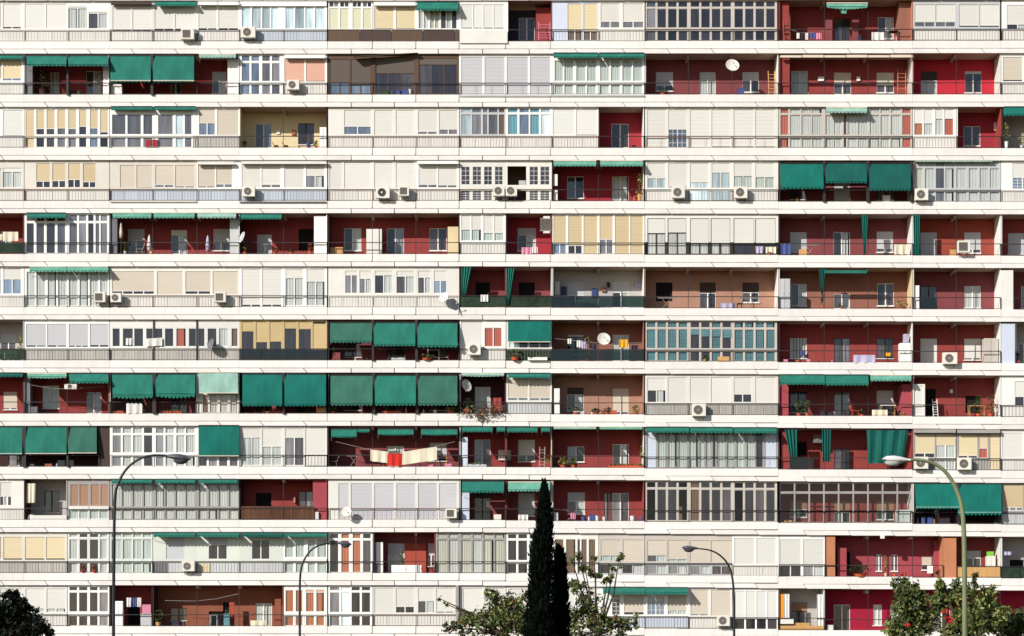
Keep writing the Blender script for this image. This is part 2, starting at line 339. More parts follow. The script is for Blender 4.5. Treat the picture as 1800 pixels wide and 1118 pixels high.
def rail(r, x0, x1, m='steel', infill=None, v=51.8, bars=5.1, low=True, posts=True):
    ref = (x0 + x1) / 2; mb = MB(); d = -.085
    if bars == 5.1 and (r, x0) in OPEN_RAILS: bars = 0
    mb.fb(r, x0, x1, v - .65, v + .65, d - .02, d + .02, m, ref)
    if low: mb.fb(r, x0, x1, 70.4, 71.0, d - .012, d + .012, m, ref)
    if posts:
        for p in [x0 + .4] + [q for q in POSTS if x0 + 3 < q < x1 - 3] + [x1 - .4]:
            mb.fb(r, p - .4, p + .4, v + .65, 72.2, d - .016, d + .016, m, ref)
    if bars:
        n = int((x1 - x0) / bars)
        for i in range(1, n): mb.fb(r, x0 + (x1 - x0) * i / n - .09, x0 + (x1 - x0) * i / n + .09, v + .65, 70.4, d - .008, d + .008, 'frame' if bars < 5.2 and bars > 5 else m, ref)
    o = mb.build('railing', BLD)
    if infill:
        n = max(1, round((x1 - x0) / 38)); w_ = (x1 - x0) / n
        for i in range(n):
            q = MB(); q.fb(r, x0 + w_ * i + .3, x0 + w_ * (i + 1) - .3, v + 1.0, 70.3, d + .022, d + .03, infill, ref); sub('infill_panel', q, o)
    return o
LT = re.compile(r'([\d.]+)-([\d.]+):([\d.]+)-([\d.]+)([DWVPX])([gbtwkc]?)(\d?)([nsdg]?)$')
SHC = {'g': 's_grey', 'b': 's_brown', 't': 's_ltan', 'w': 's_white', 'k': 'dbrown', 'c': 's_choc', '': 's_grey'}
def loggia(r, x0, x1, wall, ops='', left='cream', right='cream', dep=1.3, rl='steel', infill=None, bars=0, beams=True, poles=True, side=None):
    ref = (x0 + x1) / 2; holes = []; items = []
    for t in ops.split():
        g = LT.match(t); assert g, t
        a, b, va, vb = map(float, (g[1], g[2], g[3], g[4])); items.append((a, b, va, vb, g[5], g[6], int(g[7] or 0), g[8])); holes.append((a, b, va, vb))
    zt, zb = Z(V(r, ref, .2)), Z(V(r, ref, 72.5))
    # back wall in true coordinates, holes mapped at depth
    def hx(p): return (p - 900) * (D + dep) / D + 900
    def hv(v): return (HY - (HY - V(r, ref, v)) * (D + dep) / D)
    mb = MB(); H = [(hx(h[0]), hx(h[1]), hv(h[2]), hv(h[3])) for h in holes]
    xs0, xs1, y0, y1 = x0 + .4, x1 - .4, V(r, ref, -.2), V(r, ref, 72.4)
    XS = sorted(set([xs0, xs1] + [min(max(q, xs0), xs1) for h in H for q in h[:2]])); YS = sorted(set([y0, y1] + [min(max(q, y0), y1) for h in H for q in h[2:]]))
    for i in range(len(XS) - 1):
        for j in range(len(YS) - 1):
            cx, cy = (XS[i] + XS[i + 1]) / 2, (YS[j] + YS[j + 1]) / 2
            if not any(h[0] < cx < h[1] and h[2] < cy < h[3] for h in H):
                mb.wb(X(XS[i]), X(XS[i + 1]), dep, dep + .14, Z(YS[j + 1]), Z(YS[j]), wall)
    W = mb.build('balcony_wall', BLD)
    fm = MB(); zf_ = Z(V(r, ref, 72.6)) + .008; fm.wb(X(x0), X(x1), .0, dep, zf_ - .004, zf_, 'floor'); fm.build('bounce_cut_floor', BLD)  # unseen dark floor sheet, added to cut light bounced into the loggia
    for (a, b, va, vb, T, sc, q, fc) in items:
        d = dep + .015; fr = {'': 'white', 'n': 'dbrown', 'g': 'grey', 's': 'frame', 'd': 'dgrey'}.get(fc, 'white')
        vs = va + (vb - va) * q / 10.0 if q else va
        if sc and not q: vs = vb
        if T == 'V':
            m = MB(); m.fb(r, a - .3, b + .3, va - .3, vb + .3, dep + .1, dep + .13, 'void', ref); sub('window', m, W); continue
        if sc:
            m = MB(); m.fb(r, a, b, va - .2, vs, dep + .012, dep + .05, SHC[sc], ref); sub('shutter', m, W)
        if vb - vs > 2:
            window(r, a, b, vs, vb, R.choice(['d', 'h', 'd', 'C']) if fr == 'white' and vb - vs > 20 else 'd', 2, fr, W, ref, d)
        if T == 'W' and vb < 71:
            m = MB(); m.fb(r, a - 1.4, b + 1.4, vb, vb + 1.5, dep - .06, dep - .004, 'cream', ref); sub('sill', m, W)
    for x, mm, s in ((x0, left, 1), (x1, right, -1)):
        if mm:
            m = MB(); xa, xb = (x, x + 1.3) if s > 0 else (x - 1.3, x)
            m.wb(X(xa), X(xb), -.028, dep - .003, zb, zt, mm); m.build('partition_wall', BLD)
    for p in [p for p in POSTS if x0 + 6 < p < x1 - 6]:
        if beams: mb = MB(); mb.wb(X(p - 2.2), X(p + 1.8), .12, dep - .005, Z(V(r, ref, 5.5)), Z(V(r, ref, .1)), 'slab'); mb.build('ceiling_beam', BLD)
        if poles: mb = MB(); mb.fb(r, p - .45, p + .45, .2, 72.2, -.02, .02, 'steel', ref); mb.build('balcony_post', BLD)
    if rl: rail(r, x0, x1, rl, infill, bars=bars)
    return W
def block(r, a, b, v0, v1, m, d0=.02, d1=.5, name='pilaster', parent=True):
    mb = MB(); mb.fb(r, a, b, v0, v1, d0, d1, m); return mb.build(name, BLD if parent else None)

# ------------------------------------------------------------------ loose things
GRN = {'a_green': 'green', 'a_deep': 'bright green', 'a_dark': 'dark green', 'a_pale': 'faded pale green', 'a_mint': 'bleached mint', 'a_grey': 'greyish green', 's_ltan': 'tan'}
def awning(r, a, b, v0, v1, col='a_green', out=.5, val=3.2, bar=None, bulge=0.0, skew=0.0, arms=True, sag=0.0):
    ref = (a + b) / 2; h = v1 - v0
    if h > 25: out = out * .42
    state = 'fully lowered' if h > 38 else ('half lowered' if h > 20 else ('barely opened' if h > 11 else 'rolled up short'))
    T = thing('awning', (X(ref), -.1, Z(V(r, ref, v0))), '%s awning %s' % (GRN[col], state), 'awning', r, ref, 'green awnings of the balconies')
    org = (X(ref), -.1, Z(V(r, ref, v0)))
    mb = MB(); nu, nv = 10, 7; G = []
    hv = h - val
    for j in range(nv + 1):
        t = j / nv; row = []
        for i in range(nu + 1):
            u = i / nu; dep = -.13 - out * (t ** (1.0 if h < 20 else .8)) - bulge * math.sin(math.pi * t) + .012 * math.sin(u * 9 + r) * t
            px = a + (b - a) * u + skew * t; vv = v0 + hv * t + sag * math.sin(math.pi * u) * t
            row.append((X(px, dep), dep, Z(V(r, ref, vv), dep)))
        G.append(row)
    for j in range(nv):
        for i in range(nu): mb.quad(G[j + 1][i], G[j + 1][i + 1], G[j][i + 1], G[j][i], col)
    mb.build('canopy', T, org, True)
    dep = -.13 - out; z1 = Z(V(r, ref, v0 + hv), dep)
    if val:
        mb = MB(); n = max(4, int((b - a) / 6.5))
        for i in range(n):
            xa = a + skew + (b - a) * i / n; xb = a + skew + (b - a) * (i + 1) / n; K = 4
            for q in range(K):
                u0, u1 = q / K, (q + 1) / K
                f = lambda u: 1.2 - .8 * (1 - math.sin(math.pi * u)) ** 1
                sg = lambda x: sag * math.sin(math.pi * (x - a - skew) / (b - a))
                p0, p1 = xa + (xb - xa) * u0, xa + (xb - xa) * u1
                mb.quad((X(p0, dep), dep - .004, Z(V(r, ref, v0 + hv + sg(p0) + val * f(u0)), dep)), (X(p1, dep), dep - .004, Z(V(r, ref, v0 + hv + sg(p1) + val * f(u1)), dep)),
                        (X(p1, dep), dep - .004, Z(V(r, ref, v0 + hv + sg(p1)), dep)), (X(p0, dep), dep - .004, Z(V(r, ref, v0 + hv + sg(p0)), dep)), col)
        mb.build('valance', T, org)
    mb = MB(); bm = bar or ('a_dark' if h > 12 else col)
    bh = 1.2 if bar else .5
    mb.wb(X(a + skew, dep), X(b + skew, dep), dep - .02, dep + .02, z1 - bh * S * .5, z1 + bh * S * .5, bm); mb.build('front_bar', T, org)
    mb = MB(); mb.wb(X(a, -.1), X(b, -.1), -.17, -.09, Z(V(r, ref, v0 + .4), -.1), Z(V(r, ref, v0 - 1.2), -.1), 'a_cas' if col in ('a_pale', 'a_mint') else 'steel'); mb.build('roller', T, org)
    if arms and out > .25:
        for s in (a + .8, b - .8):
            mb = MB(); mb.tube([(X(s), -.05, Z(V(r, ref, min(50, v0 + hv + 8)))), (X(s + skew, dep), dep + .02, z1)], .014, 'lsteel', 5); mb.build('arm', T, org)
    return T
def cassette(r, a, b, v0=3, v1=8, m='a_cas'):
    ref = (a + b) / 2; mb = MB()
    org = (X(ref), -.1, Z(V(r, ref, v0)))
    T = thing('awning_cassette', org, 'rolled up awning in a pale case', 'awning', r, ref, 'rolled awnings in their cases')
    mb.fb(r, a, b, v0, v1, -.24, -.1, m); mb.build('case', T, org)
    mb = MB(); mb.fb(r, a + .6, b - .6, v1 - .2, v1 + .9, -.22, -.19, 'steel'); mb.build('front_bar', T, org)
ACT = {}
def ac(r, x, v, w_=23, h=17, col='acbody', fan='acdark', dep=-.16, square=False, br=True, look=None):
    """air conditioner: x,v is the top left corner of its face"""
    d1 = dep; d0 = dep - .3; ref = x
    X0, X1 = X(x, d0), X(x + w_, d0); zt, zb = Z(V(r, ref, v), d0), Z(V(r, ref, v + h), d0); org = ((X0 + X1) / 2, d1, zb)
    T = thing('air_conditioner', org, look or ('white air conditioner with square grille' if square else 'white air conditioner with round fan'), 'air conditioner', r, x, 'outdoor air conditioning units')
    mb = MB(); c_ = .012
    mb.wb(X0, X1, d0 + .012, d1, zb, zt, col); mb.wb(X0 + .012, X1 - .012, d0, d0 + .011, zb + .012, zt - .012, col); mb.build('casing', T, org)
    cx = X0 + (X1 - X0) * .42; cz = (zt + zb) / 2; rad = (zt - zb) * .36
    mb = MB()
    if square:
        mb.wb(cx - rad, cx + rad, d0 - .012, d0 - .001, cz - rad, cz + rad, fan)
        for i in range(7): mb.wb(cx - rad, cx + rad, d0 - .02, d0 - .0125, cz - rad + i * rad / 3 - .006, cz - rad + i * rad / 3 + .006, 'acbody' if i in (0, 6) else 'dgrey')
    else:
        mb.cyl((cx, d0 - .001, cz), (0, -1, 0), rad, .012, fan, 22)
        for q in (.98, .68, .36):
            pts = [(cx + rad * q * math.cos(t * math.pi / 9), d0 - .017, cz + rad * q * math.sin(t * math.pi / 9)) for t in range(19)]
            mb.tube(pts, .006, 'lsteel', 4)
        mb.cyl((cx, d0 - .013, cz), (0, -1, 0), rad * .22, .012, 'acbody' if fan == 'black' else 'lsteel', 10)
    mb.build('fan_grille', T, org)
    if br:
        for s in (.2, .8):
            xx = X0 + (X1 - X0) * s; mb = MB()
            mb.wb(xx - .016, xx + .016, d0 + .02, -.07, zb - .035, zb - .004, 'dgrey')
            mb.hexa([(xx - .012, d0 + .05, zb - .035), (xx + .012, d0 + .05, zb - .035), (xx + .012, d0 + .08, zb - .035), (xx - .012, d0 + .08, zb - .035),
                     (xx - .012, -.1, zb - .2), (xx + .012, -.1, zb - .2), (xx + .012, -.07, zb - .2), (xx - .012, -.07, zb - .2)], 'dgrey')
            mb.build('bracket', T, org)
    return T
def dish(r, x, v, rad, aim=(-.45, -.8, .4), m='acbody', look='white satellite dish', dep=-.35, v_pole=None):
    c = Vector((X(x, dep), dep, Z(V(r, x, v), dep))); ax = Vector(aim).normalized(); Rr = rad * S
    T = thing('satellite_dish', tuple(c), look, 'satellite dish', r, x, 'satellite dishes')
    u = ax.orthogonal().normalized(); q = ax.cross(u); mb = MB(); rings = 5; n = 24
    for back in (0, .015):
        i0 = len(mb.v); mb.v.append(tuple(-ax * back))
        for k in range(1, rings + 1):
            t = k / rings
            for j in range(n):
                a = 6.2832 * j / n; p = (u * math.cos(a) + q * math.sin(a)) * Rr * t + ax * (.22 * Rr * t * t - back); mb.v.append(tuple(p))
        for j in range(n): mb.f.append((i0, i0 + 1 + j, i0 + 1 + (j + 1) % n)); mb.m.append(m)
        for k in range(rings - 1):
            for j in range(n):
                a = i0 + 1 + k * n + j; b = i0 + 1 + k * n + (j + 1) % n; mb.f.append((a, a + n, b + n, b)); mb.m.append(m)
    o = mb.build('reflector', T, smooth=True)
    mb = MB(); mb.tube([tuple(-q * Rr * .9 * (1 if q.z > 0 else -1)), tuple(ax * Rr * .9 - q * Rr * .15 * (1 if q.z > 0 else -1))], .012, 'dgrey', 5)
    e = ax * Rr * .9; mb.tube([tuple(e), tuple(e - ax * .09)], .03, 'grey', 8); mb.build('receiver_arm', T)
    vp = v_pole if v_pole is not None else v + rad
    mb = MB(); mb.tube([tuple(-ax * .05), (0, -.1 - dep - .0, -.1), (0, -.1 - dep, Z(V(r, x, vp)) - c.z)], .018, 'lsteel', 6); mb.build('mount', T)
def cloth(r, a, b, v0, v1, m, look, cat='towel', dep=-.14, sl=0.0, name=None, n=10):
    ref = (a + b) / 2; org = (X(ref, dep), dep, Z(V(r, ref, v0), dep)); mb = MB(); ph = R.uniform(0, 6)
    for side in (0, .006):
        P = []
        for j in (0, 1, 2, 3):
            row = []
            for i in range(n + 1):
                u = i / n; t = j / 3; px = a + (b - a) * u; vv = v0 + (v1 - v0) * t + sl * u + (R.uniform(-.5, .5) if j == 3 and not side else 0)
                dd = dep + side + (.012 + .02 * t) * math.sin(u * 14 + ph)
                row.append((X(px, dep), dd, Z(V(r, ref, vv), dep)))
            P.append(row)
        for j in range(3):
            for i in range(n): mb.quad(P[j + 1][i], P[j + 1][i + 1], P[j][i + 1], P[j][i], m)
    o = mb.build(name or 'laundry_' + cat.split()[0], None, org)
    REG.append([o, look, cat, r, ref]); o['category'] = cat; return o
def drape(r, a, b, v0, v1, col, taper=0.35, anchor=0.0, look=None, bulge=0.0):
    """gathered awning cloth hanging like a curtain"""
    ref = (a + b) / 2; dep = -.1; org = (X(ref, dep), dep, Z(V(r, ref, v0), dep)); mb = MB(); n = 14; nv = 8; P = []
    for j in range(nv + 1):
        t = j / nv; wv = 1 - (1 - taper) * (t ** .8); cen = a + (b - a) * (.5 + anchor * t * .5 * (1 - taper)); row = []
        for i in range(n + 1):
            u = i / n; px = cen + (b - a) * (u - .5) * wv; dd = dep - .05 * math.sin(u * 22 + t) - .02
            row.append((X(px, dep), dd, Z(V(r, ref, v0 + (v1 - v0) * t), dep)))
        P.append(row)
    for j in range(nv):
        for i in range(n): mb.quad(P[j + 1][i], P[j + 1][i + 1], P[j][i + 1], P[j][i], col)
    o = mb.build('sun_curtain', None, org, True); REG.append([o, look or 'green sun curtain gathered to one side', 'sun curtain', r, ref]); o['category'] = 'sun curtain'; o['group'] = 'green sun curtains'
def plant(r, x, v, wd, ht, look='green potted plant', pot='pot', leaf='leafg', n=90, dep=.15, hang=False, sz=.07, dens=1, potw=None):
    """x centre, v top of the foliage, stands on the floor (v 72)"""
    zf = Z(V(r, x, 72.2)); cx = X(x, dep); org = (cx, dep, zf)
    T = thing('potted_plant', org, look, 'potted plant', r, x, 'plants on the balconies')
    pr = (potw or wd * .28) * S; ph = max(.12, ht * S * .3)
    mb = MB()
    if hang: mb.wb(cx - wd * S * .5, cx + wd * S * .5, dep - .08, dep + .08, zf + .0, zf + .16, pot); ph = .15
    else: mb.tube([(cx, dep, zf), (cx, dep, zf + ph * .85), (cx, dep, zf + ph)], [pr * .7, pr * .95, pr * 1.1], pot, 12)
    mb.build('pot', T, org)
    ztop = Z(V(r, x, v), dep); mb = MB()
    for i in range(n):
        t = R.random() ** .7; zz = zf + ph + (ztop - zf - ph) * t; rr_ = wd * S * .5 * (.35 + .65 * math.sin(math.pi * min(1, .25 + t * .7)))
        a = R.uniform(0, 6.28); q = rr_ * math.sqrt(R.random())
        if hang: px_ = cx + R.uniform(-.5, .5) * wd * S; py_ = dep + R.uniform(-.12, .1)
        else: px_ = cx + q * math.cos(a); py_ = dep + q * math.sin(a) * .6
        mb.leaf((px_, py_, zz), R.uniform(.6, 1.5) * sz, leaf)
    for i in range(4):
        a = R.uniform(0, 6.28); mb.tube([(cx, dep, zf + ph * .9), (cx + .3 * wd * S * math.cos(a), dep + .05 * math.sin(a), zf + ph + (ztop - zf - ph) * .8)], .006, leaf, 4)
    mb.build('foliage', T, org); return T
def ladder(r, a, b, v0, m='rust', look='wooden step ladder', lean=0.0, dep=.3):
    org = (X((a + b) / 2, dep), dep, Z(V(r, a, 72.2)))
    T = thing('ladder', org, look, 'ladder', r, (a + b) / 2); zt, zb = Z(V(r, a, v0), dep), Z(V(r, a, 72.3)) + .01
    for s in (a, b):
        mb = MB(); mb.tube([(X(s, dep), dep - .15, zb), (X(s + (b - a) * lean, dep), dep + .15, zt)], .022, m, 6); mb.build('side_rail', T, org)
    n = 7
    for i in range(1, n):
        t = i / n; mb = MB(); y = dep - .15 + .3 * t; zz = zb + (zt - zb) * t; sh = (b - a) * lean * t
        mb.tube([(X(a + sh, dep), y, zz), (X(b + sh, dep), y, zz)], .016, m, 5); mb.build('rung', T, org)
def chair(r, x, m='rust', wd=13, look='folding chair', dep=.35, flip=1, hs=.72):
    zf = Z(V(r, x, 72.3)); c = X(x, dep); org = (c, dep, zf); T = thing('chair', org, look, 'chair', r, x); w2 = wd * S / 2
    mb = MB(); mb.wb(c - w2, c + w2, dep - .2, dep + .2, zf + .42 * hs, zf + .45 * hs, m); mb.build('seat', T, org)
    mb = MB(); xb = c + flip * w2
    mb.hexa([(xb - .02, dep - .2, zf + .45 * hs), (xb + .02, dep - .2, zf + .45 * hs), (xb + .02 + flip * .1, dep - .2, zf + .85 * hs), (xb - .02 + flip * .1, dep - .2, zf + .85 * hs),
             (xb - .02, dep + .2, zf + .45 * hs), (xb + .02, dep + .2, zf + .45 * hs), (xb + .02 + flip * .1, dep + .2, zf + .85 * hs), (xb - .02 + flip * .1, dep + .2, zf + .85 * hs)], m); mb.build('backrest', T, org)
    for sx in (-1, 1):
        for sy in (-1, 1):
            mb = MB(); mb.tube([(c + sx * w2 * .9, dep + sy * .18, zf), (c + sx * w2 * .8, dep + sy * .16, zf + .42 * hs)], .014, m, 5); mb.build('leg', T, org)
def table(r, x, wd, m='wood', look='small balcony table', dep=.4, h=.6, top=None):
    zf = Z(V(r, x, 72.3)); c = X(x, dep); org = (c, dep, zf); T = thing('table', org, look, 'table', r, x); w2 = wd * S / 2
    mb = MB(); mb.wb(c - w2, c + w2, dep - .25, dep + .25, zf + h, zf + h + .035, top or m); mb.build('tabletop', T, org)
    for sx in (-1, 1):
        for sy in (-1, 1):
            mb = MB(); mb.tube([(c + sx * w2 * .9, dep + sy * .2, zf), (c + sx * w2 * .9, dep + sy * .2, zf + h)], .018, m, 5); mb.build('leg', T, org)
def rack(r, x, wd, look='folding clothes rack', dep=.3, m='lsteel', cl=None):
    zf = Z(V(r, x, 72.3)); c = X(x, dep); org = (c, dep, zf); T = thing('clothes_rack', org, look, 'clothes rack', r, x); w2 = wd * S / 2; h = .62
    mb = MB()
    for y in (-.22, -.11, 0, .11, .22): mb.tube([(c - w2, dep + y, zf + h), (c + w2, dep + y, zf + h)], .007, m, 4)
    for s in (-w2, w2): mb.tube([(c + s, dep - .25, zf + h), (c + s, dep + .25, zf + h)], .01, m, 4)
    mb.build('drying_rails', T, org)
    for s in (-1, 1):
        mb = MB(); mb.tube([(c - s * w2 * .5, dep - .2 * s, zf), (c + s * w2 * .5, dep - .2 * s, zf + h)], .011, m, 5); mb.build('leg', T, org)
def cabinet(r, a, b, v0, m='white', look='white balcony cabinet', d0=.1, d1=.55, v1=72.3, shelves=True, name='cabinet', cat='cabinet'):
    ref = (a + b) / 2; org = (X(ref, d0), d0, Z(V(r, ref, v1)))
    T = thing(name, org, look, cat, r, ref); za, zb = Z(V(r, ref, v0), d0), Z(V(r, ref, v1)) + .005
    mb = MB(); mb.wb(X(a, d0), X(b, d0), d0, d1, zb, za, m); mb.build('carcass', T, org)
    if shelves:
        n = 2 if b - a > 12 else 1; w_ = (b - a) / n
        for i in range(n):
            mb = MB(); mb.wb(X(a + w_ * i + .3, d0), X(a + w_ * (i + 1) - .3, d0), d0 - .018, d0 - .001, zb + .05, za - .03, m)
            mb.wb(X(a + w_ * (i + 1) - 1.6, d0), X(a + w_ * (i + 1) - 1.2, d0), d0 - .032, d0 - .019, (za + zb) / 2 - .05, (za + zb) / 2 + .05, 'dgrey'); mb.build('door', T, org)
def wire(r, pts, look, dep=.05):
    mb = MB(); P = [(X(p[0], dep), dep, Z(V(r, p[0], p[1]), dep)) for p in pts]; mb.tube(P, .012, 'lsteel', 4)
    org = P[0]; o = mb.build('clothes_line', None, org); REG.append([o, look, 'clothes line', r, pts[0][0]]); o['category'] = 'clothes line'
def clutter(r, a, b, n, dep=.2, mats=('cl_blue', 'cl_white', 'pot', 'cl_dark', 'rust', 'cl_pink'), look=None, hmax=12):
    """separate small things standing on a balcony floor: buckets, bottles, boxes"""
    for i in range(n):
        x = a + (b - a) * (i + R.uniform(.2, .8)) / n; h = R.uniform(.4, 1) * hmax * S; zf = Z(V(r, x, 72.3)); m = R.choice(mats); c = X(x, dep); org = (c, dep, zf)
        nm = R.choice(['bucket', 'bottle', 'storage_box']); col = {'cl_blue': 'blue', 'cl_white': 'white', 'pot': 'terracotta', 'cl_dark': 'dark', 'rust': 'rusty brown', 'cl_pink': 'pink', 'wood': 'pale wooden', 'leafd': 'green', 'cl_yel': 'yellow', 'cl_lil': 'lilac'}[m]
        mb = MB()
        if nm == 'bucket': rr_ = R.uniform(.09, .15); h = min(h, .32); mb.tube([(c, dep, zf), (c, dep, zf + h)], [rr_ * .8, rr_], m, 12); mb.tube([(c - rr_, dep, zf + h), (c, dep - .02, zf + h + .1), (c + rr_, dep, zf + h)], .006, 'dgrey', 4)
        elif nm == 'bottle': rr_ = .05; h = min(h, .34); mb.tube([(c, dep, zf), (c, dep, zf + h * .65), (c, dep, zf + h * .85), (c, dep, zf + h)], [rr_, rr_, rr_ * .4, rr_ * .4], m, 10)
        else: w2 = R.uniform(.1, .2); h = min(h, .35); mb.wb(c - w2, c + w2, dep - .12, dep + .12, zf, zf + h, m); mb.wb(c - w2 - .01, c + w2 + .01, dep - .13, dep + .13, zf + h + .001, zf + h + .03, m)
        o = mb.build(nm, None, org); REG.append([o, '%s %s on the balcony floor' % (col, nm.replace('_', ' ')), nm.replace('_', ' '), r, x]); o['category'] = nm.replace('_', ' ')

# ------------------------------------------------------------------ row 0 (top visible storey)
r = 0
enc(r, -60, 42, "-50--10:46".replace('-50--10', '0-2') + " 5-37:46", sh='s_white', top=6); rail(r, -60, 42, 'frame')
enc(r, 42, 192, "43.5-79:50 81-117:50 120-153:13c^11 156-189:22h^20", sh='s_white', top=6); rail(r, 42, 192, 'frame')
enc(r, 192, 346, "198-230:50.5d2/58 233-266:50.5d2/58 272-305:48.5d2/58 308-341:48.5d2/58", top=10, wall='cream'); rail(r, 193, 346)
cassette(r, 195, 266, 2, 7, 'dbrown'); awning(r, 272, 343, 2, 10, 'a_green', .25, 2.5, arms=False); ac(r, 318, 49, 23, 19, square=True, fan='acdark')
enc(r, 346, 421, "349-381:48d2/53 384-419:48d2/53", sh='s_cream', top=9, wall='white', lmat='p_white'); rail(r, 347, 421)
cassette(r, 348, 382, 2, 8, 'white'); cassette(r, 384, 419, 2, 8, 'white')
enc(r, 421, 575, "425-441:0p1 443-459:0p1 461-475:0p1 477-489:0p1 502-517:0p1 519-535:0p1 537-552:0p1 554-571:0p1", top=11, lmat='p_blue', hdr='white'); rail(r, 421, 575)
ac(r, 423, 46, 26, 19)
enc(r, 577, 655, "579-595:50 598-613:50 620-635:50 638-653:50", sh='s_pale', tr=1, top=14, lo='n'); enc(r, 656, 731, "658-692:49 696-729:49", sh='s_yel', top=11, lo='n', wall='white')
cassette(r, 657, 730, 3, 9, 'white'); enc(r, 731, 807, "736-753:0c2 756-772:0y2 775-803:0h3", top=17, lo='n'); awning(r, 733, 805, 3, 18, 'a_green', .35, 3, arms=False)
for a, b, m in ((577, 632, 'panelb'), (633, 687, 'panelc'), (689, 742, 'panelb'), (744, 799, 'panelc'), (800, 806, 'panelb')): block(r, a, b, 52.5, 72, m, -.11, -.07, 'infill_panel')
rail(r, 577, 807, 'steel', v=51.5)
enc(r, 807, 893, "811-831:47.5d1 832-849:47.5d1 850-867:47.5d1 868-886:47.5d1", sh='s_white', top=7, lo='n', base=74, d=-.04); block(r, 808, 892, 52, 75, 'cream', -.2, -.122, 'infill_panel')
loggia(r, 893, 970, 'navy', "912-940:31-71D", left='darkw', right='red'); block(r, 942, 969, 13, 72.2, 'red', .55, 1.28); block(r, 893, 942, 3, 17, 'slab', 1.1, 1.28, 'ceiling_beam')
ladder(r, 947, 967, 37, 'cl_pink', 'pale pink towel rail ladder', 0, -.02)
enc(r, 970, 1052, "998-1023:52n2/71 1026-1050:54n2/71", sh='s_yel', top=6, lo='n', wall='s_blue'); rail(r, 970, 1052)
enc(r, 1052, 1133, "1056-1089:37e2 1095-1131:37e2", sh='s_cream', top=6, wall='cream', bot=49); rail(r, 1052, 1133, 'frame')
for a in (1135, 1212, 1289): enc(r, a, a + 77, ' '.join('%g-%g:0%s1' % (a + 2 + 18.6 * i, a + 17.5 + 18.6 * i, 'e' if a == 1135 and i == 0 else 'D') for i in range(4)), fr='frame', tr=1, lo='g', top=15, bot=49)
rail(r, 1134, 1368)
loggia(r, 1369, 1604, 'red', "1467-1494:33-72Dn 1543-1571:31-68W", left='red', right='opil'); block(r, 1371, 1387, 3, 72.2, 'red', .15, 1.0); block(r, 1580, 1603, 2, 72.2, 'terra', .3, 1.28)
block(r, 1451, 1463, 31, 72, 'maroon', .9, .95, 'shutter'); block(r, 1498, 1510, 31, 72, 'maroon', .9, .95, 'shutter')
for i, (a, b, m) in enumerate(((1400, 1406, 'cl_white'), (1408, 1414, 'cl_dark'), (1415, 1421, 'cl_white'), (1422, 1433, 'cl_blue'), (1435, 1444, 'cl_pink'))): cloth(r, a, b, 58, 68 + i % 3, m, ['white sock', 'dark shirt', 'white vest', 'blue jeans', 'pink top'][i] + ' on the clothes line', 'laundry', .0)
wire(r, ((1388, 52), (1410, 58), (1430, 58), (1448, 54)), 'sagging clothes line'); ladder(r, 1377, 1388, 22, 'rust', 'rusty brown step ladder', .1, .1)
cloth(r, 1532, 1554, 57, 71, 'cl_white', 'white sheet drying', 'sheet', -.1); awning(r, 1453, 1525, 7, 14, 'a_pale', .15, 2, arms=False, sag=3); cloth(r, 1478, 1488, 13, 24, 'a_pale', 'torn strip of green awning hanging', 'rag', -.2)
table(r, 1570, 16, 'dbrown', 'dark low table'); clutter(r, 1500, 1580, 4)
enc(r, 1605, 1758, "1608-1643:39e2 1645-1679:39e2 1686-1720:46d2 1722-1756:46d2", fr='grey', sh='s_cream', top=9, bot=48, wall='grey', lmat='p_white'); rail(r, 1605, 1758)
enc(r, 1761, 1860, "1770-1808:43h2 1812-1850:43", sh='s_cream', top=10, bot=52); rail(r, 1761, 1860)
# ------------------------------------------------------------------ row 1
r = 1
enc(r, -60, 42, "-0-3:43".replace('-0-3', '0-3') + " 5-37:43b2", sh='s_yel', top=13, bot=48); rail(r, -60, 42); awning(r, -30, 40, 3, 10, 'a_green', .2, 2.5, arms=False)
loggia(r, 43, 192, 'red', "88-104:33-70W 152-178:31-72D", left='grey', right='white'); block(r, 45, 57, 4, 72, 'dgrey', .02, .5); block(r, 181, 191, 5, 72, 'white', .05, .4)
awning(r, 47, 117, 4, 22, 'a_green', .55, 3); awning(r, 120, 190, 4, 22, 'a_green', .55, 3); plant(r, 76, 30, 30, 42, 'tall dark leafy plant', 'darkw', 'leafd', 150, .4); clutter(r, 125, 145, 2, mats=('pot', 'leafd'))
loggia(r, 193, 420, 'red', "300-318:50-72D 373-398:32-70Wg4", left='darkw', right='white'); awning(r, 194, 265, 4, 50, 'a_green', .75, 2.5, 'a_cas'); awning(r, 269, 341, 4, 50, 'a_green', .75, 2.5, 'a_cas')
awning(r, 350, 415, 2, 8, 'a_mint', .3, 2); block(r, 400, 419, 10, 72, 'white', .1, .6); block(r, 195, 214, 54, 72, 'white', .1, .5)
enc(r, 421, 498, "425-439:0b1 442-456:0b1 461-475:0e1 478-492:0e1", tr=1, top=16, bot=49, lo='g'); rail(r, 421, 498)
enc(r, 498, 575, "500-535:48 538-571:48", sh='s_pink', top=10, bot=49); rail(r, 498, 575); ac(r, 504, 46, 22, 17); cassette(r, 500, 572, 2, 8, 'white')
enc(r, 577, 655, "580-614:50b2/71 617-651:54b2/71", fr='dwood', sh='s_brown', top=10, lo='n'); enc(r, 655, 731, "659-728:34d3/71", fr='dwood', sh='s_brown', top=8, lo='n'); enc(r, 731, 807, "736-803:19d3/71", fr='dwood', sh='s_brown', top=8, lo='n')
block(r, 651, 660, 1, 72, 'dwood', -.02, -.002, 'pilaster'); block(r, 728, 736, 1, 72, 'dwood', -.02, -.002, 'pilaster'); rail(r, 577, 807)
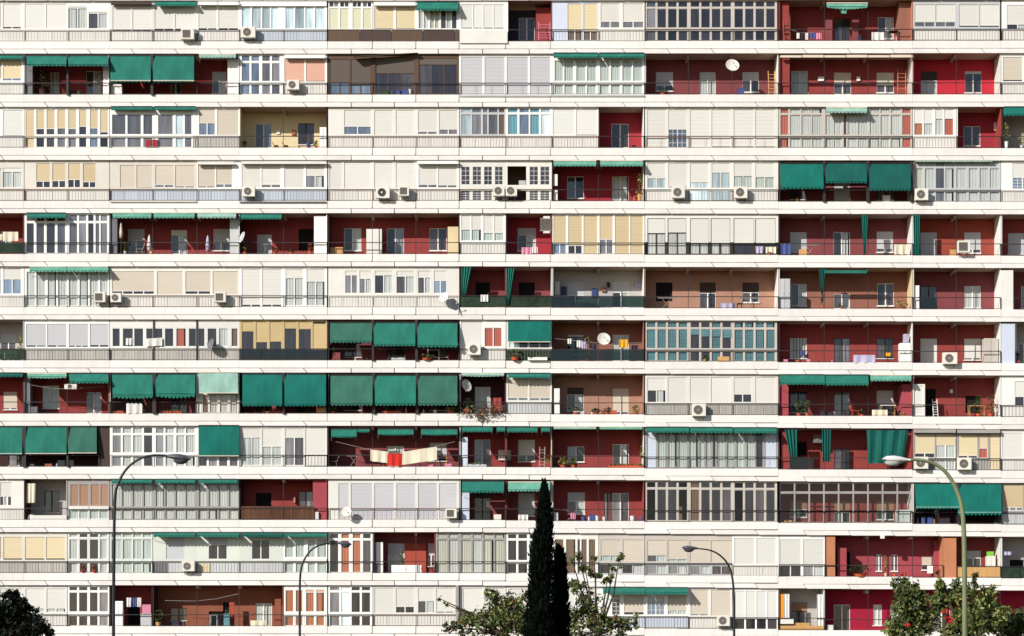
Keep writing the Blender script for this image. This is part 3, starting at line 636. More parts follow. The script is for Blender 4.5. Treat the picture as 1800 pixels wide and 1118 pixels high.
mb = MB(); mb.hexa([(X(622), -.5, Z(V(1, 650, 11))), (X(735), -.3, Z(V(1, 735, 2))), (X(735), -.3, Z(V(1, 735, 1))), (X(622), -.5, Z(V(1, 650, 9))), (X(622), -.1, Z(V(1, 650, 8))), (X(735), -.1, Z(V(1, 735, 1.5))), (X(735), -.1, Z(V(1, 735, .5))), (X(622), -.1, Z(V(1, 650, 7)))], 'dbrown')
o = mb.build('torn_awning', None, (X(680), -.1, Z(V(1, 680, 2)))); REG.append([o, 'torn dark brown awning sagging at one end', 'awning', 1, 680]); o['category'] = 'awning'
clutter(r, 675, 725, 5, -.0, ('cl_white', 'cl_blue', 'leafd'), hmax=10)
enc(r, 807, 970, "811-848:72 852-887:72 891-928:72 932-967:72", sh='s_grey', top=6, bot=71.5, lo='n', lmat='p_grey'); rail(r, 807, 970, 'steel', low=True, bars=25); block(r, 808, 968, 72.3, 75.5, 'grey', -.18, -.122, 'sill')
enc(r, 970, 1133, ' '.join('%g-%g:0G1' % q for q in ((975, 990), (992, 1008), (1013, 1030), (1032, 1048), (1055, 1071), (1074, 1090), (1094, 1111), (1113, 1129))), tr=0, top=12, bot=49, lo='g'); rail(r, 970, 1133); awning(r, 973, 1051, 0, 8, 'a_green', .3, 2.5, arms=False); awning(r, 1053, 1132, 0, 8, 'a_green', .3, 2.5, arms=False); block(r, 970, 1133, 72.3, 75.5, 'grey', -.18, -.122, 'sill')
loggia(r, 1134, 1368, 'maroon', "1153-1183:33-66Wg7 1230-1258:33-72Dg2 1305-1334:33-68Wg4", left='cream', right='white'); dish(r, 1287, 22, 12, (.1, -.9, .35)); plant(r, 1165, 60, 18, 8, 'low potted plant', 'pot', 'leafd', 30)
ladder(r, 1351, 1362, 30, 'wood', 'yellow wooden ladder', 0, .4); clutter(r, 1290, 1310, 1)
loggia(r, 1370, 1604, 'red', "1391-1420:31-69W 1466-1496:34-72Dt5 1541-1571:34-69Wt6", left='red', right='cream'); block(r, 1372, 1388, 9, 72, 'red', .1, .9)
for i in range(6): cassette(r, 1372 + i * 38.6, 1409 + i * 38.6, 3 + (i % 2 == 0) * .6, 7.5, 'a_cas')
ladder(r, 1577, 1591, 28, 'opil', 'tall wooden ladder', .15, .5)
for x, w_ in ((1438, 11), (1485 - 48, 0), (1506, 6)):
    if w_: block(r, x, x + w_, 41, 48.5, 'white', 1.22, 1.28, 'wall_box')
loggia(r, 1605, 1759, 'hot', "1619-1647:32-72Dk4 1696-1725:32-69Wd".replace('Wd', 'Wg1g'), left='hot', right='cream')
enc(r, 1760, 1860, "1763-1797:47 1802-1840:47", sh='s_ltan', top=7, bot=49); rail(r, 1760, 1860)
# ------------------------------------------------------------------ row 2
r = 2
enc(r, -60, 42, "5-40:50.5", sh='s_white', top=6, bot=51); rail(r, -60, 42)
enc(r, 43, 192, "45-60:72/71.5 64-78:38D1 82-96:38h1 101-115:37e1 120-134:38e1 139-152:34D1 158-172:37b1 176-190:44D1", sh='s_tan', top=5, bot=49.5, lo='g'); rail(r, 43, 192, 'lsteel')
enc(r, 193, 346, "197-221:0e1 224-248:0e1 252-268:0e1 278-304:0e1 309-322:0p1 325-337:0e1", top=13, bot=49, lo='g'); awning(r, 195, 268, .5, 6, 'a_green', .15, 2, arms=False); awning(r, 271, 344, .5, 6, 'a_green', .15, 2, arms=False); rail(r, 193, 340, 'lsteel'); cabinet(r, 256, 278, 58, 'crimson', 'red box behind the rail', -.05, -.02, name='storage_box', cat='box')
enc(r, 346, 421, "350-378:28b2 382-419:50", sh='s_ltan', top=4, lmat='p_dirty'); rail(r, 340, 421)
loggia(r, 421, 575, 'yelw', "449-478:30-72D 524-552:29-66Wn", left='yelw', right='darkw'); mb = MB()
cabinet(r, 562, 575, 36, 'white', 'white corner cupboard with a pointed top', .05, .5); chair(r, 486, 'rust', 7, 'low wooden chair', flip=-1, hs=.42); chair(r, 503, 'rust', 7, 'low wooden stool chair', flip=-1, hs=.42); clutter(r, 520, 545, 2)
plant(r, 430, 60, 10, 12, 'thin bare plant', 'darkw', 'leafd', 30); plant(r, 556, 60, 10, 10, 'small yellow plant', 'pot', 'leafy', 30); block(r, 486, 492, 41, 48, 'white', 1.24, 1.28, 'wall_plate'); block(r, 513, 519, 41, 50, 'rust', 1.2, 1.28, 'wall_plate')
enc(r, 577, 655, "605-652:34b2", sh='s_cream', top=6, bot=49, wall='cream'); enc(r, 655, 731, "658-690:50 696-728:50", sh='s_cream', top=6, wall='cream'); enc(r, 731, 807, "735-768:43e2 772-804:39e2", sh='s_cream', top=6, bot=49, wall='cream'); rail(r, 577, 807, 'brown')
enc(r, 808, 889, "811-828:0p1 830-846:0e1 849-857:0e1 859-875:0e1 877-887:0n1", fr='grey', tr=1, top=13, bot=49); enc(r, 889, 970, "893-910:0B1 913-930:0b1 932-948:0B1 951-967:0p1", tr=1, top=13, bot=49); rail(r, 808, 970, 'brown')
enc(r, 970, 1052, "972-1010:50 1013-1050:49", sh='s_white', top=4); rail(r, 970, 1052, 'brown')
loggia(r, 1053, 1132, 'crimson', "1075-1105:30-72D", left='darkw', right='white'); clutter(r, 1110, 1128, 2, mats=('rust', 'cl_dark'), hmax=5)
enc(r, 1134, 1368, "1138-1171:70D2 1175-1207:39M2 1213-1248:70.5D2 1251-1284:69.5D2 1290-1325:69.5D2 1328-1362:69.5D2", fr='cream', sh='s_cream', top=5, bot=71.3, lo='n'); rail(r, 1134, 1368, 'brown', bars=24)
enc(r, 1369, 1604, "1372-1386:0O1 1389-1407:0C1 1409-1445:0C2 1451-1480:0C2 1483-1488:0D1 1490-1525:0C2 1529-1546:0C1 1548-1564:0C1 1566-1583:0C1 1586-1601:0O1", fr='frame', tr=1, top=14, bot=49.5, lo='g'); rail(r, 1369, 1604); awning(r, 1452, 1524, 2, 11, 'a_mint', .35, 2.5, arms=False)
enc(r, 1605, 1681, "1607-1622:28o1 1624-1640:28c1 1644-1658:20c1 1660-1676:20O1", sh='s_white', top=4, bot=50); rail(r, 1605, 1681, 'frame')
loggia(r, 1682, 1760, 'crimson', "1694-1723:34-68W", left='white', right='red'); block(r, 1748, 1753, 27, 41, 'white', 1.1, 1.28, 'wall_lamp')
loggia(r, 1761, 1860, 'greyw', "1800-1830:34-68W", left='darkw', right='cream'); awning(r, 1764, 1850, 1, 16, 'a_deep', .55, 3); plant(r, 1769, 28, 13, 40, 'tall pale plant against the wall', 'white', 'leafy', 60, .1); plant(r, 1796, 48, 12, 20, 'small pale shrub', 'grey', 'leafy', 40, .1)
# ------------------------------------------------------------------ row 3
r = 3
enc(r, -60, 42, "0-2:20 5-38:20c2", sh='s_white', top=14, bot=49, wall='warm'); rail(r, -60, 42, 'brown')
enc(r, 43, 192, "64-88:37D2 92-115:36D2 120-141:34D2 146-168:38D2", sh='s_tan', top=6, bot=49, wall='warm'); rail(r, 43, 192, 'brown')
enc(r, 193, 346, "211-237:49 240-267:48.5 273-305:43e2 308-342:46e2", sh='s_ltan', top=9, bot=49, wall='warm', lmat='p_blue'); enc(r, 346, 421, "348-378:46e2 380-408:42e2", sh='s_ltan', top=9, bot=49, wall='white', lmat='p_blue'); rail(r, 193, 421); block(r, 193, 345, 71.5, 74, 'warm', -.2, -.122, 'sill'); cassette(r, 347, 411, 3, 8, 'cream')
enc(r, 421, 575, "425-458:50 460-493:43e2 500-534:50 538-570:27h2", sh='s_cream', top=9, bot=49, lmat='p_blue'); rail(r, 421, 575); block(r, 421, 573, 73, 75, 'dgrey', -.2, -.122, 'sill'); ac(r, 426, 46, 22, 18); cassette(r, 424, 573, 2.5, 7, 'cream')
enc(r, 577, 655, "579-601:50 605-652:50", sh='s_cream', top=4, wall='cream'); enc(r, 655, 731, "658-690:50 696-728:50", sh='s_cream', top=4, wall='cream'); enc(r, 731, 807, "736-768:43e2 770-803:44e2", sh='s_cream', top=9, bot=49); rail(r, 577, 807, 'brown'); cassette(r, 733, 805, 2, 7, 'white')
ac(r, 661, 47, 24, 20, fan='black', look='cream air conditioner with a big black fan'); ac(r, 702, 46, 17, 17, square=True)
enc(r, 808, 889, "811-826:0m1 831-846:0m1 851-865:0m1 870-884:0m1", top=11, bot=44, wall='cream', lo='g'); enc(r, 889, 970, "892-925:0x2^11/44 931-946:0m1 950-966:0m1", top=11, bot=44, lo='g', wall='cream'); rail(r, 808, 970, 'brown'); ac(r, 867, 45, 20, 18); ac(r, 889, 45, 20, 18)
cabinet(r, 912, 924, 36, 'grey', 'grey box inside the open window', .6, .9, v1=44, shelves=False, name='storage_box', cat='box')
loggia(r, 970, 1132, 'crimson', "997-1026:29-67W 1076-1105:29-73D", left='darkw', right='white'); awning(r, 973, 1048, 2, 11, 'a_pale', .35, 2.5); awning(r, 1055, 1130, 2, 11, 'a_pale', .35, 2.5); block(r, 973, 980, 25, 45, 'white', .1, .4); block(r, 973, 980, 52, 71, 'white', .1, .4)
plant(r, 1124, 25, 13, 46, 'tall plant with white blooms', 'wood', 'leafy', 70, .2); chair(r, 1120, 'wood', 14, 'pale wooden garden chair', flip=1)
enc(r, 1134, 1368, "1138-1170:31p2 1175-1208:46p2 1213-1246:38p2 1251-1283:21p2 1290-1322:27G2 1328-1361:29G2", fr='cream', sh='s_cream', top=5, bot=49); rail(r, 1134, 1368)
for a, b in ((1213, 1246), (1251, 1283)): block(r, a, b, 54, 70, 'g_pale', -.06, -.05, 'lower_pane')
ac(r, 1181, 46, 23, 20); ac(r, 1291, 46, 23, 20)
loggia(r, 1370, 1604, 'maroon', "1389-1418:52-68Wn 1466-1494:38-73Dg 1542-1571:48-69Wn", left='brown', right='cream'); awning(r, 1371, 1447, 6, 50, 'a_deep', .9, 3.2, None, 0, 1); awning(r, 1451, 1524, 5, 40, 'a_dark', .8, 3.2); awning(r, 1528, 1601, 6, 53, 'a_dark', .9, 3.2)
clutter(r, 1395, 1405, 1, mats=('cl_yel',)); clutter(r, 1550, 1560, 1, mats=('cl_white',))
enc(r, 1605, 1759, "1608-1622:0y1 1626-1642:0c1 1645-1660:0e1 1662-1677:0c1 1681-1699:0c1 1703-1719:0c1 1722-1737:0C1 1740-1756:0c1", fr='grey', top=13, bot=49, lo='g', tr=1); rail(r, 1605, 1759); awning(r, 1608, 1745, .3, 3, 'a_mint', .1, 1, arms=False); ac(r, 1609, 49, 23, 20)
enc(r, 1760, 1860, "1780-1815:29M2 1820-1850:29M2", sh='s_white', top=5, bot=50); rail(r, 1760, 1860, 'frame')
# ------------------------------------------------------------------ row 4
r = 4
loggia(r, -60, 42, 'red', "0-20:32-68Wg3", left='cream', right='red', infill=None); cloth(r, -5, 5, 37, 48, 'cl_cream', 'cream shirt drying', 'laundry', -.02); cloth(r, 5, 32, 33, 49, 'cl_cream', 'cream bath towel drying', 'towel', -.02); block(r, -60, 41, 53, 71, 'mesh_green', -.07, -.06, 'infill_panel')
enc(r, 43, 118, "47-60:0d1 64-78:0d1 82-97:0d1 101-115:0d1", tr=1, top=17, bot=71, lo='n'); enc(r, 118, 192, "122-136:0e1 139-152:0e1 155-165:0D1 168-175:0e1 177-189:0e1", tr=1, top=17, bot=71, lo='n'); rail(r, 43, 192); awning(r, 47, 116, .5, 9, 'a_green', .3, 2.5, arms=False)
loggia(r, 193, 421, 'red', "225-254:28-68Wg5 301-329:30-72Dw2 375-403:28-66Wg6", left='dgrey', right='white'); block(r, 194, 206, 10, 72, 'dgrey', .05, .5); block(r, 404, 419, 10, 72, 'grey', .1, .6)
for a, b, c in ((198, 266, 'a_pale'), (270, 342, 'a_pale'), (347, 415, 'a_mint')): awning(r, a, b, 0, 9, c, .4, 2.5)
for x, hh, m in ((211, 14, 'cl_cream'), (261, 36, 'cl_white'), (364, 37, 'cl_lil')):
    mb = MB(); dep = .25; org = (X(x), dep, Z(V(r, x, 72.2))); T = thing('closed_parasol', org, 'closed %s parasol' % {'cl_cream': 'cream', 'cl_white': 'white', 'cl_lil': 'lilac grey'}[m], 'parasol', r, x)
    z1 = Z(V(r, x, hh)); mb.tube([(org[0], dep, org[2]), (org[0], dep, z1)], .02, 'lsteel', 6); mb.build('pole', T, org)
    mb = MB(); mb.tube([(org[0], dep, z1 - .9), (org[0], dep, z1 - .6), (org[0], dep, z1 - .15), (org[0], dep, z1)], [.1, .12, .07, .01], m, 10); mb.build('canopy', T, org, True)
clutter(r, 262, 284, 2, mats=('wood',), hmax=6); chair(r, 246, 'lsteel', 12, 'grey metal chair'); plant(r, 220, 50, 10, 20, 'leggy green plant', 'grey', 'leafg', 40)
loggia(r, 421, 575, 'red', "452-478:38-72Dg 525-551:28-66Vx".replace('Vx', 'V'), left='darkw', right='white'); awning(r, 423, 495, 2, 11, 'a_green', .4, 2.5); block(r, 552, 574, 5, 72, 'white', .05, .3); dish(r, 427, 43, 10, (-.8, -.5, .3), 'grey', 'round satellite dish seen edge on')
plant(r, 430, 56, 16, 16, 'bushy green plant', 'pot', 'leafg', 50); plant(r, 484, 62, 14, 10, 'small orange flowering plant', 'pot', 'leafr', 40); plant(r, 512, 63, 16, 8, 'low plant in a terracotta pot', 'pot', 'leafd', 40); plant(r, 545, 52, 12, 20, 'orange plant in a hanging pot', 'pot', 'leafr', 40); rack(r, 467, 12, 'small white folding rack')
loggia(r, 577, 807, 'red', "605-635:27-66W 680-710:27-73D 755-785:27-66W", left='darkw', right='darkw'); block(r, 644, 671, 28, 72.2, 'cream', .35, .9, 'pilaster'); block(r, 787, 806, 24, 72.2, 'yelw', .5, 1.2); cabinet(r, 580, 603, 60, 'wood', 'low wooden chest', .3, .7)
enc(r, 808, 889, "811-827:28G1 829-846:28G1 850-867:34G1 869-885:34G1", sh='s_cream', top=4, bot=49); rail(r, 808, 889)
loggia(r, 890, 970, 'crimson', "910-942:26-66Wg3", left='darkw', right='crimson'); ac(r, 955, 5, 12, 30, square=True, look='white air conditioner hung high on the side wall', br=False, dep=.3); cloth(r, 917, 934, 60, 72, 'cl_pink', 'pink patterned towel', 'towel', -.12); cloth(r, 935, 945, 59, 70, 'cl_white', 'white cloth with marks', 'towel', -.12)
enc(r, 971, 1133, "973-995:52b2/71 999-1023:56D2/71 1026-1050:72/71.5 1054-1077:45e2/71 1081-1106:72/71.5 1108-1130:72/71.5", sh='s_tan', top=4, lo='n'); rail(r, 971, 1133)
enc(r, 1134, 1368, "1138-1169:34C2/71 1174-1206:33C2/71 1213-1246:52C2/71 1250-1283:52C2/71 1290-1325:52D2/71 1328-1363:52D2/71", fr='dbrown', sh='s_cream', top=8, lo='n', wall='dbrown')
for q in ((1134, 1138), (1169.5, 1173.5), (1206.5, 1213), (1246.5, 1249.5), (1283.5, 1289.5), (1325.5, 1327.5), (1363.5, 1368)): block(r, q[0], q[1], 1, 50, 'cream', -.012, -.001, 'post')
block(r, 1138, 1364, 1, 8, 'cream', -.014, -.001, 'post'); rail(r, 1134, 1368); cloth(r, 1328, 1342, 57, 69, 'cl_lil', 'pale blue towel', 'towel'); cloth(r, 1346, 1364, 58, 69, 'cl_cream', 'cream towel', 'towel'); plant(r, 1352, 68, 12, 5, 'trailing yellow plant', 'rust', 'leafy', 30, -.1)
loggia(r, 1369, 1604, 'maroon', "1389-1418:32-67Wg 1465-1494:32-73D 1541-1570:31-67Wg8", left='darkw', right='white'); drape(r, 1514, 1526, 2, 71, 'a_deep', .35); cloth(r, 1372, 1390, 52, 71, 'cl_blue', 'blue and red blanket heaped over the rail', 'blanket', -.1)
rack(r, 1425, 30, 'pale folding rack'); cabinet(r, 1405, 1418, 62, 'wood', 'small wooden crate', .2, .5, shelves=False, name='crate', cat='crate'); cloth(r, 1572, 1597, 53, 71, 'cl_cream', 'cream cover over an appliance', 'cover', -.08); ladder(r, 1514 - 122, 1400, 66, 'cl_pink', 'short pink ladder', .2, .1) if False else None
loggia(r, 1605, 1759, 'orange', "1618-1647:32-73Dg 1695-1724:32-68Wg8", left='cream', right='white'); drape(r, 1605, 1617, 2, 71, 'a_deep', .85); ac(r, 1684, 46, 22, 21, square=True); cabinet(r, 1671, 1681, 60, 'wood', 'pale wooden box', .2, .5, shelves=False, name='storage_box', cat='box')
loggia(r, 1760, 1860, 'red', "1772-1800:33-69Wg", left='white', right='cream')
# ------------------------------------------------------------------ row 5
r = 5
enc(r, -60, 42, "0-1:22b 6-37:22b2", sh='s_cream', top=4, bot=49); rail(r, -60, 42, 'frame')
enc(r, 43, 192, "47-62:0c1 64-80:0c1 84-99:0c1 102-118:0c1 121-137:0c1 140-155:0c1 158-173:0c1 176-190:0c1", tr=0, top=9, bot=70.5, lo='n'); rail(r, 43, 192, bars=18); awning(r, 52, 117, 1, 10, 'a_pale', .35, 3); awning(r, 118, 190, 1, 10, 'a_pale', .35, 3)
ac(r, 165, 45, 20, 18, square=True); ac(r, 194, 47, 19, 16)
enc(r, 193, 421, "197-271:43D4 276-321:50 326-370:43D2 374-418:50", sh='s_ltan', top=9, bot=49.5, wall='cream'); rail(r, 193, 421, 'brown'); ac(r, 377, 45, 20, 18, square=True)
enc(r, 421, 575, "425-458:67D2/71 461-495:67D2/71 502-533:20c2/70 539-571:26c2/70", sh='s_cream', top=5, lo='n'); rail(r, 421, 575)
enc(r, 577, 655, "607-628:15e2 632-652:21h2", sh='s_cream', top=8, wall='cream', bot=48); enc(r, 655, 731, "659-690:15h2 697-728:17h2", sh='s_cream', top=8, bot=48, wall='cream'); enc(r, 731, 807, "735-757:19h2 763-785:25b2", sh='s_cream', top=8, bot=48, wall='cream'); rail(r, 577, 807, 'frame')
dish(r, 781, 55, 9, (-.5, -.8, .3), 'acbody', 'pale satellite dish', -.45); dish(r, 797, 68, 11, (.75, -.6, .25), 'lampg' if False else 'grey', 'grey satellite dish turned sideways', -.4)
loggia(r, 808, 889, 'maroon', "836-861:28-60V", left='darkw', right='rose', rl='steel', infill='mesh_green'); loggia(r, 890, 970, 'maroon', "912-940:28-60V", left='rose', right='cream', rl='steel', infill='mesh_green')
drape(r, 811, 829, 2, 50, 'a_green', .45, -1); drape(r, 890, 905, 3, 66, 'a_green', .3, -1); cloth(r, 845, 858, 50, 62, 'cl_white', 'white rag on the green screen', 'rag', -.12)
loggia(r, 971, 1132, 'greyw', "998-1026:27-60Wg7 1077-1105:27-72Dg4", left='cream', right='white', infill='g_green'); block(r, 975, 984, 26, 50, 'cream', .8, 1.2, 'pilaster')
for a, b, va, vb, m in ((987, 996, 35, 49, 'cl_blue'), (1040, 1049, 38, 53, 'cl_blue'), (1058, 1065, 36, 44, 'rust'), (1067, 1072, 27, 36, 'darkw'), (1116, 1129, 28, 36, 'cl_lil')): block(r, a, b, va, vb, m, 1.2, 1.28, 'wall_plate')
plant(r, 1035, 64, 40, 6, 'low rack of bottles and plants', 'wood', 'leafy', 50, hang=True); clutter(r, 975, 1075, 5, mats=('cl_white', 'wood', 'leafd'), hmax=8)
loggia(r, 1133, 1368, 'tanw', "1153-1182:27-60V 1230-1258:27-73Dk4 1305-1334:27-62Wk5", left='tanw', right='white'); rack(r, 1172, 32, 'open white drying rack'); rack(r, 1318, 34, 'white folding drying rack near the pillar'); chair(r, 1300, 'dbrown', 9, 'dark folding chair'); cloth(r, 1266, 1292, 63, 72, 'cl_lil', 'lilac blanket over a rack', 'blanket', .1)
loggia(r, 1369, 1604, 'terra', "1390-1418:29-67W 1466-1494:46-72D 1542-1571:28-67W", left='cream', right='yelw'); cabinet(r, 1369, 1389, 20, 'grey', 'tall pale grey balcony cupboard', .02, .4); drape(r, 1439, 1451, 3, 47, 'a_dark', .3); cassette(r, 1450, 1524, 5, 10, 'a_green'); plant(r, 1446, 48, 7, 20, 'slim plant in a red pot', 'pot', 'leafd', 30, .1)
plant(r, 1585, 58, 22, 14, 'dry bushy plant', 'rust', 'leafy', 50); plant(r, 1479, 62, 12, 8, 'small dark plant', 'pot', 'leafd', 25)
loggia(r, 1605, 1759, 'maroon', "1618-1647:32-72Dn 1695-1724:32-70W", left='cream', right='white'); cabinet(r, 1605, 1616, 31, 'white', 'narrow white fridge', .1, .4, name='fridge', cat='fridge'); block(r, 1618, 1647, 53, 71, 'g_green', -.06, -.05, 'infill_panel')
block(r, 1759, 1781, 4, 75, 'cream', -.02, .9); loggia(r, 1782, 1860, 'maroon', "1795-1820:32-70W", left=None, right='cream')
# ------------------------------------------------------------------ row 6
r = 6
loggia(r, -60, 42, 'greyw', "2-28:26-60Wg4", left='cream', right='grey', infill='mesh_green'); clutter(r, 0, 36, 3, mats=('cl_white', 'rust', 'pot'), hmax=6); plant(r, 36, 30, 10, 40, 'tall pale parasol plant', 'rust', 'leafy', 40)
enc(r, 43, 192, "46-81:44.7^8 83-117:44.7 121-155:45.5D3 158-191:44D2", sh='s_grey', top=8, bot=49, wall='white', lmat='p_dirty'); rail(r, 43, 192)
enc(r, 193, 270, "198-211:0D1 216-234:0D1 236-252:0D1 257-269:0D1", top=15, bot=48, wall='cream', lmat='p_dirty'); enc(r, 270, 346, "272-286:0D1 290-305:0D1 310-327:0O1 332-345:0D1", top=15, bot=48, wall='cream', lmat='p_dirty'); enc(r, 346, 421, "349-360:0D1 365-381:0D1 385-401:0c1 407-418:0n1", top=15, bot=48, wall='cream', lmat='p_dirty'); rail(r, 193, 421)
for x in (270, 346): block(r, x - 1.3, x + 1.3, 1, 72, 'steel', -.05, -.003, 'balcony_post')
cloth(r, 221, 233, 33, 45, 'cl_white', 'white shirt at the window', 'laundry', -.05); cloth(r, 256, 285, 34, 48, 'cl_white', 'white sheet hung out', 'sheet', -.09, -2); dish(r, 372, 44, 10, (-.75, -.6, .25), 'dgrey', 'grey satellite dish below a window', -.4)
enc(r, 421, 498, "425-446:20D1^4/71 450-470:39D1^4/71 474-495:38D1^4/71", fr='ochre', sh='ochre', top=4, lo='n', wall='ochre'); enc(r, 498, 575, "500-521:15D1^4/71 525-547:16D1^4/71 550-572:71^4/71", fr='ochre', sh='ochre', top=4, lo='n', wall='ochre'); rail(r, 421, 575, infill='g_smoke'); clutter(r, 525, 572, 3, mats=('pot', 'rust', 'cl_white'), hmax=12); block(r, 550, 572, 4, 6.5, 'black', -.02, -.002, 'vent')
loggia(r, 577, 807, 'maroon', "605-635:27-66Wn 680-710:27-73Dn 755-785:27-66Wn", left='darkw', right='darkw')
awning(r, 580, 654, 6, 41, 'a_grey', .8, 3.5); awning(r, 657, 730, 6, 47, 'a_green', .85, 3.5); awning(r, 734, 804, 6, 49, 'a_green', .85, 3.5)
cabinet(r, 585, 598, 58, 'maroon', 'low reddish stool', .1, .4, shelves=False, name='stool', cat='stool'); plant(r, 586, 48, 12, 12, 'green plant on a stool', 'pot', 'leafd', 30); plant(r, 750, 62, 30, 12, 'sprawling green plant', 'pot', 'leafg', 60, -.1); clutter(r, 610, 715, 4, mats=('cl_white', 'leafd', 'cl_dark'), hmax=8); table(r, 762, 22, 'grey', 'small grey table'); plant(r, 700, 66, 24, 6, 'row of low plants', 'grey', 'leafg', 40, hang=True)
enc(r, 808, 889, "811-848:50^4 852-882:0O2^14", sh='s_white', top=4, bot=48, wall='white'); rail(r, 808, 889, 'brown'); ac(r, 823, 42, 22, 20)
enc(r, 890, 970, "895-910:0p1^34 913-928:0D1^34 931-966:0D2^34", top=34, bot=50, lo='n', wall='cream'); awning(r, 893, 968, 2, 39, 'a_deep', .35, 0, 'a_cas'); block(r, 892, 968, 53, 71, 'mesh_green', -.07, -.06, 'infill_panel'); rail(r, 890, 970); plant(r, 905, 52, 26, 18, 'bushy green plant in front of the screen', 'pot', 'leafg', 80, -.22, sz=.06); plant(r, 945, 64, 34, 6, 'low green planter', 'white', 'leafg', 60, -.22, hang=True)
loggia(r, 971, 1132, 'terra', "998-1026:26-60Wg1n 1077-1105:26-72D", left='darkw', right='terra', infill='g_green'); dish(r, 1061, 34, 11.5, (.1, -.9, .3), dep=-.4)
for i, (a, b, va, vb, m, lk) in enumerate(((997, 1005, 33, 42, 'cl_white', 'white shirt on the line'), (1014, 1022, 36, 48, 'cl_white', 'white vest on the line'), (1023, 1031, 38, 50, 'cl_lil', 'grey lilac blouse on the line'), (1035, 1050, 42, 51, 'cl_dark', 'dark trousers on the line'), (1088, 1104, 34, 48, 'cl_yel', 'orange yellow towel'), (1110, 1122, 44, 51, 'cl_dark', 'dark jumper on the line'))): cloth(r, a, b, va, vb, m, lk, 'laundry', .02)
wire(r, ((975, 33), (1015, 37), (1051, 40), (1080, 40), (1128, 40)), 'clothes line with washing', .03); plant(r, 1032, 30, 22, 14, 'hanging plant with yellow leaves', 'pot', 'leafy', 40, .1)
for a in (1135, 1212, 1289): enc(r, a, a + 77, ' '.join('%g-%g:0%s1' % (a + 2 + 18.6 * i, a + 17.5 + 18.6 * i, 'h' if False else ('D' if a == 1212 and i in (0, 1, 3) else 'T')) for i in range(4)), fr='frame', tr=1, lo='g', top=15, bot=49.5)
rail(r, 1134, 1368)
for q in ((1212, 25), (1231, 28), (1250, 28), (1269, 30)): block(r, q[0] + 2.5, q[0] + 17, 15.5, q[1], 'c_teal', -.006, -.001, 'blind')
plant(r, 1239, 62, 10, 12, 'round green cactus', 'wood', 'leafg', 40, -.03); cabinet(r, 1262, 1282, 63, 'wood', 'wooden planter box', -.05, -.02, shelves=False, name='planter_box', cat='planter box')
loggia(r, 1369, 1604, 'red', "1389-1418:30-65W 1466-1494:30-73Dn 1541-1570:30-65Wn", left='darkw', right='white'); cloth(r, 1500, 1538, 59, 73, 'cl_lil', 'pink and white striped sheet', 'sheet', -.12); cabinet(r, 1582, 1601, 38, 'white', 'white fridge with things on top', .1, .6, name='fridge', cat='fridge'); clutter(r, 1372, 1470, 5, mats=('cl_dark', 'rust', 'cl_pink'), hmax=8); rack(r, 1430, 16, 'collapsed red rack', m='rust')
for x in (1395, 1400, 1405, 1410): block(r, x, x + .7, 30, 65, 'steel', 1.22, 1.25, 'window_bar')
block(r, 1589, 1597, 22, 37, 'cl_lil', .2, .5, 'wall_box'); cloth(r, 1407, 1416, 52, 61, 'cl_blue', 'blue cloth at the window', 'laundry', 1.1); cloth(r, 1557, 1566, 55, 61, 'cl_yel', 'yellow cloth at the window', 'laundry', 1.1)
loggia(r, 1605, 1759, 'red', "1618-1647:30-75Dw 1695-1724:30-67Ww9", left='darkw', right='white'); ac(r, 1658, 54, 25, 20); cabinet(r, 1730, 1755, 29, 'frame', 'large beige balcony wardrobe', .15, .7)
block(r, 1760, 1784, 3, 75, 's_blue', -.01, .2, 'infill_panel'); loggia(r, 1785, 1860, 'greyw', "1790-1808:38-70W", left='dgrey', right='cream'); plant(r, 1790, 55, 12, 20, 'dark bushy plant', 'pot', 'leafd', 40)
# ------------------------------------------------------------------ row 7
r = 7
loggia(r, -60, 42, 'red', "6-30:34-65Wt9", left='cream', right='red'); awning(r, -30, 40, 1, 8, 'a_dark', .2, 2.5)
loggia(r, 43, 192, 'red', "75-104:23-63Wd".replace('Wd', 'W') + " 152-178:35-72D", left='dgrey', right='terra'); block(r, 44, 53, 2, 72, 'dgrey', .05, .6); awning(r, 48, 117, 2, 9, 'a_pale', .35, 2.5, sag=1.5); awning(r, 121, 190, 2, 19, 'a_green', .5, 3, skew=1.0)
wire(r, ((55, 22), (90, 28), (118, 29), (150, 27), (185, 24)), 'sagging clothes line under the awnings'); ac(r, 113, 20, 22, 9, square=True, br=False, look='small pale air conditioner hung on the line post', dep=.2); cabinet(r, 51, 66, 60, 'dgrey', 'low grey cupboard', .1, .5)
loggia(r, 193, 346, 'maroon', "225-254:45-66Wn 301-329:45-72Dn", left='frame', right='cream', bars=3); awning(r, 197, 268, 3, 44, 'a_green', .8, 5, sag=2, skew=1); awning(r, 274, 343, 3, 42, 'a_green', .8, 5, sag=3); cloth(r, 222, 250, 54, 72, 'cl_white', 'white sheet over the bars', 'sheet')
plant(r, 208, 66, 22, 6, 'low plants behind the bars', 'pot', 'leafd', 40, hang=True); plant(r, 300, 66, 40, 6, 'row of green plants behind the bars', 'pot', 'leafg', 70, hang=True)
enc(r, 346, 421, "356-366:0n1 369-383:0y1 387-401:0C1 405-417:0y1", top=38, bot=71, lo='n', wall='cream'); awning(r, 349, 418, 0, 36, 'a_mint', .75, 0, 'a_cas', skew=1); rail(r, 346, 421, 'brown')
loggia(r, 421, 575, 'maroon', "450-478:30-70Wn 520-550:30-72Dn", left='darkw', right='darkw'); awning(r, 426, 496, 3, 59, 'a_deep', .95, 3.5, None, .05); awning(r, 500, 573, 3, 59, 'a_deep', .95, 3.5, None, .05)
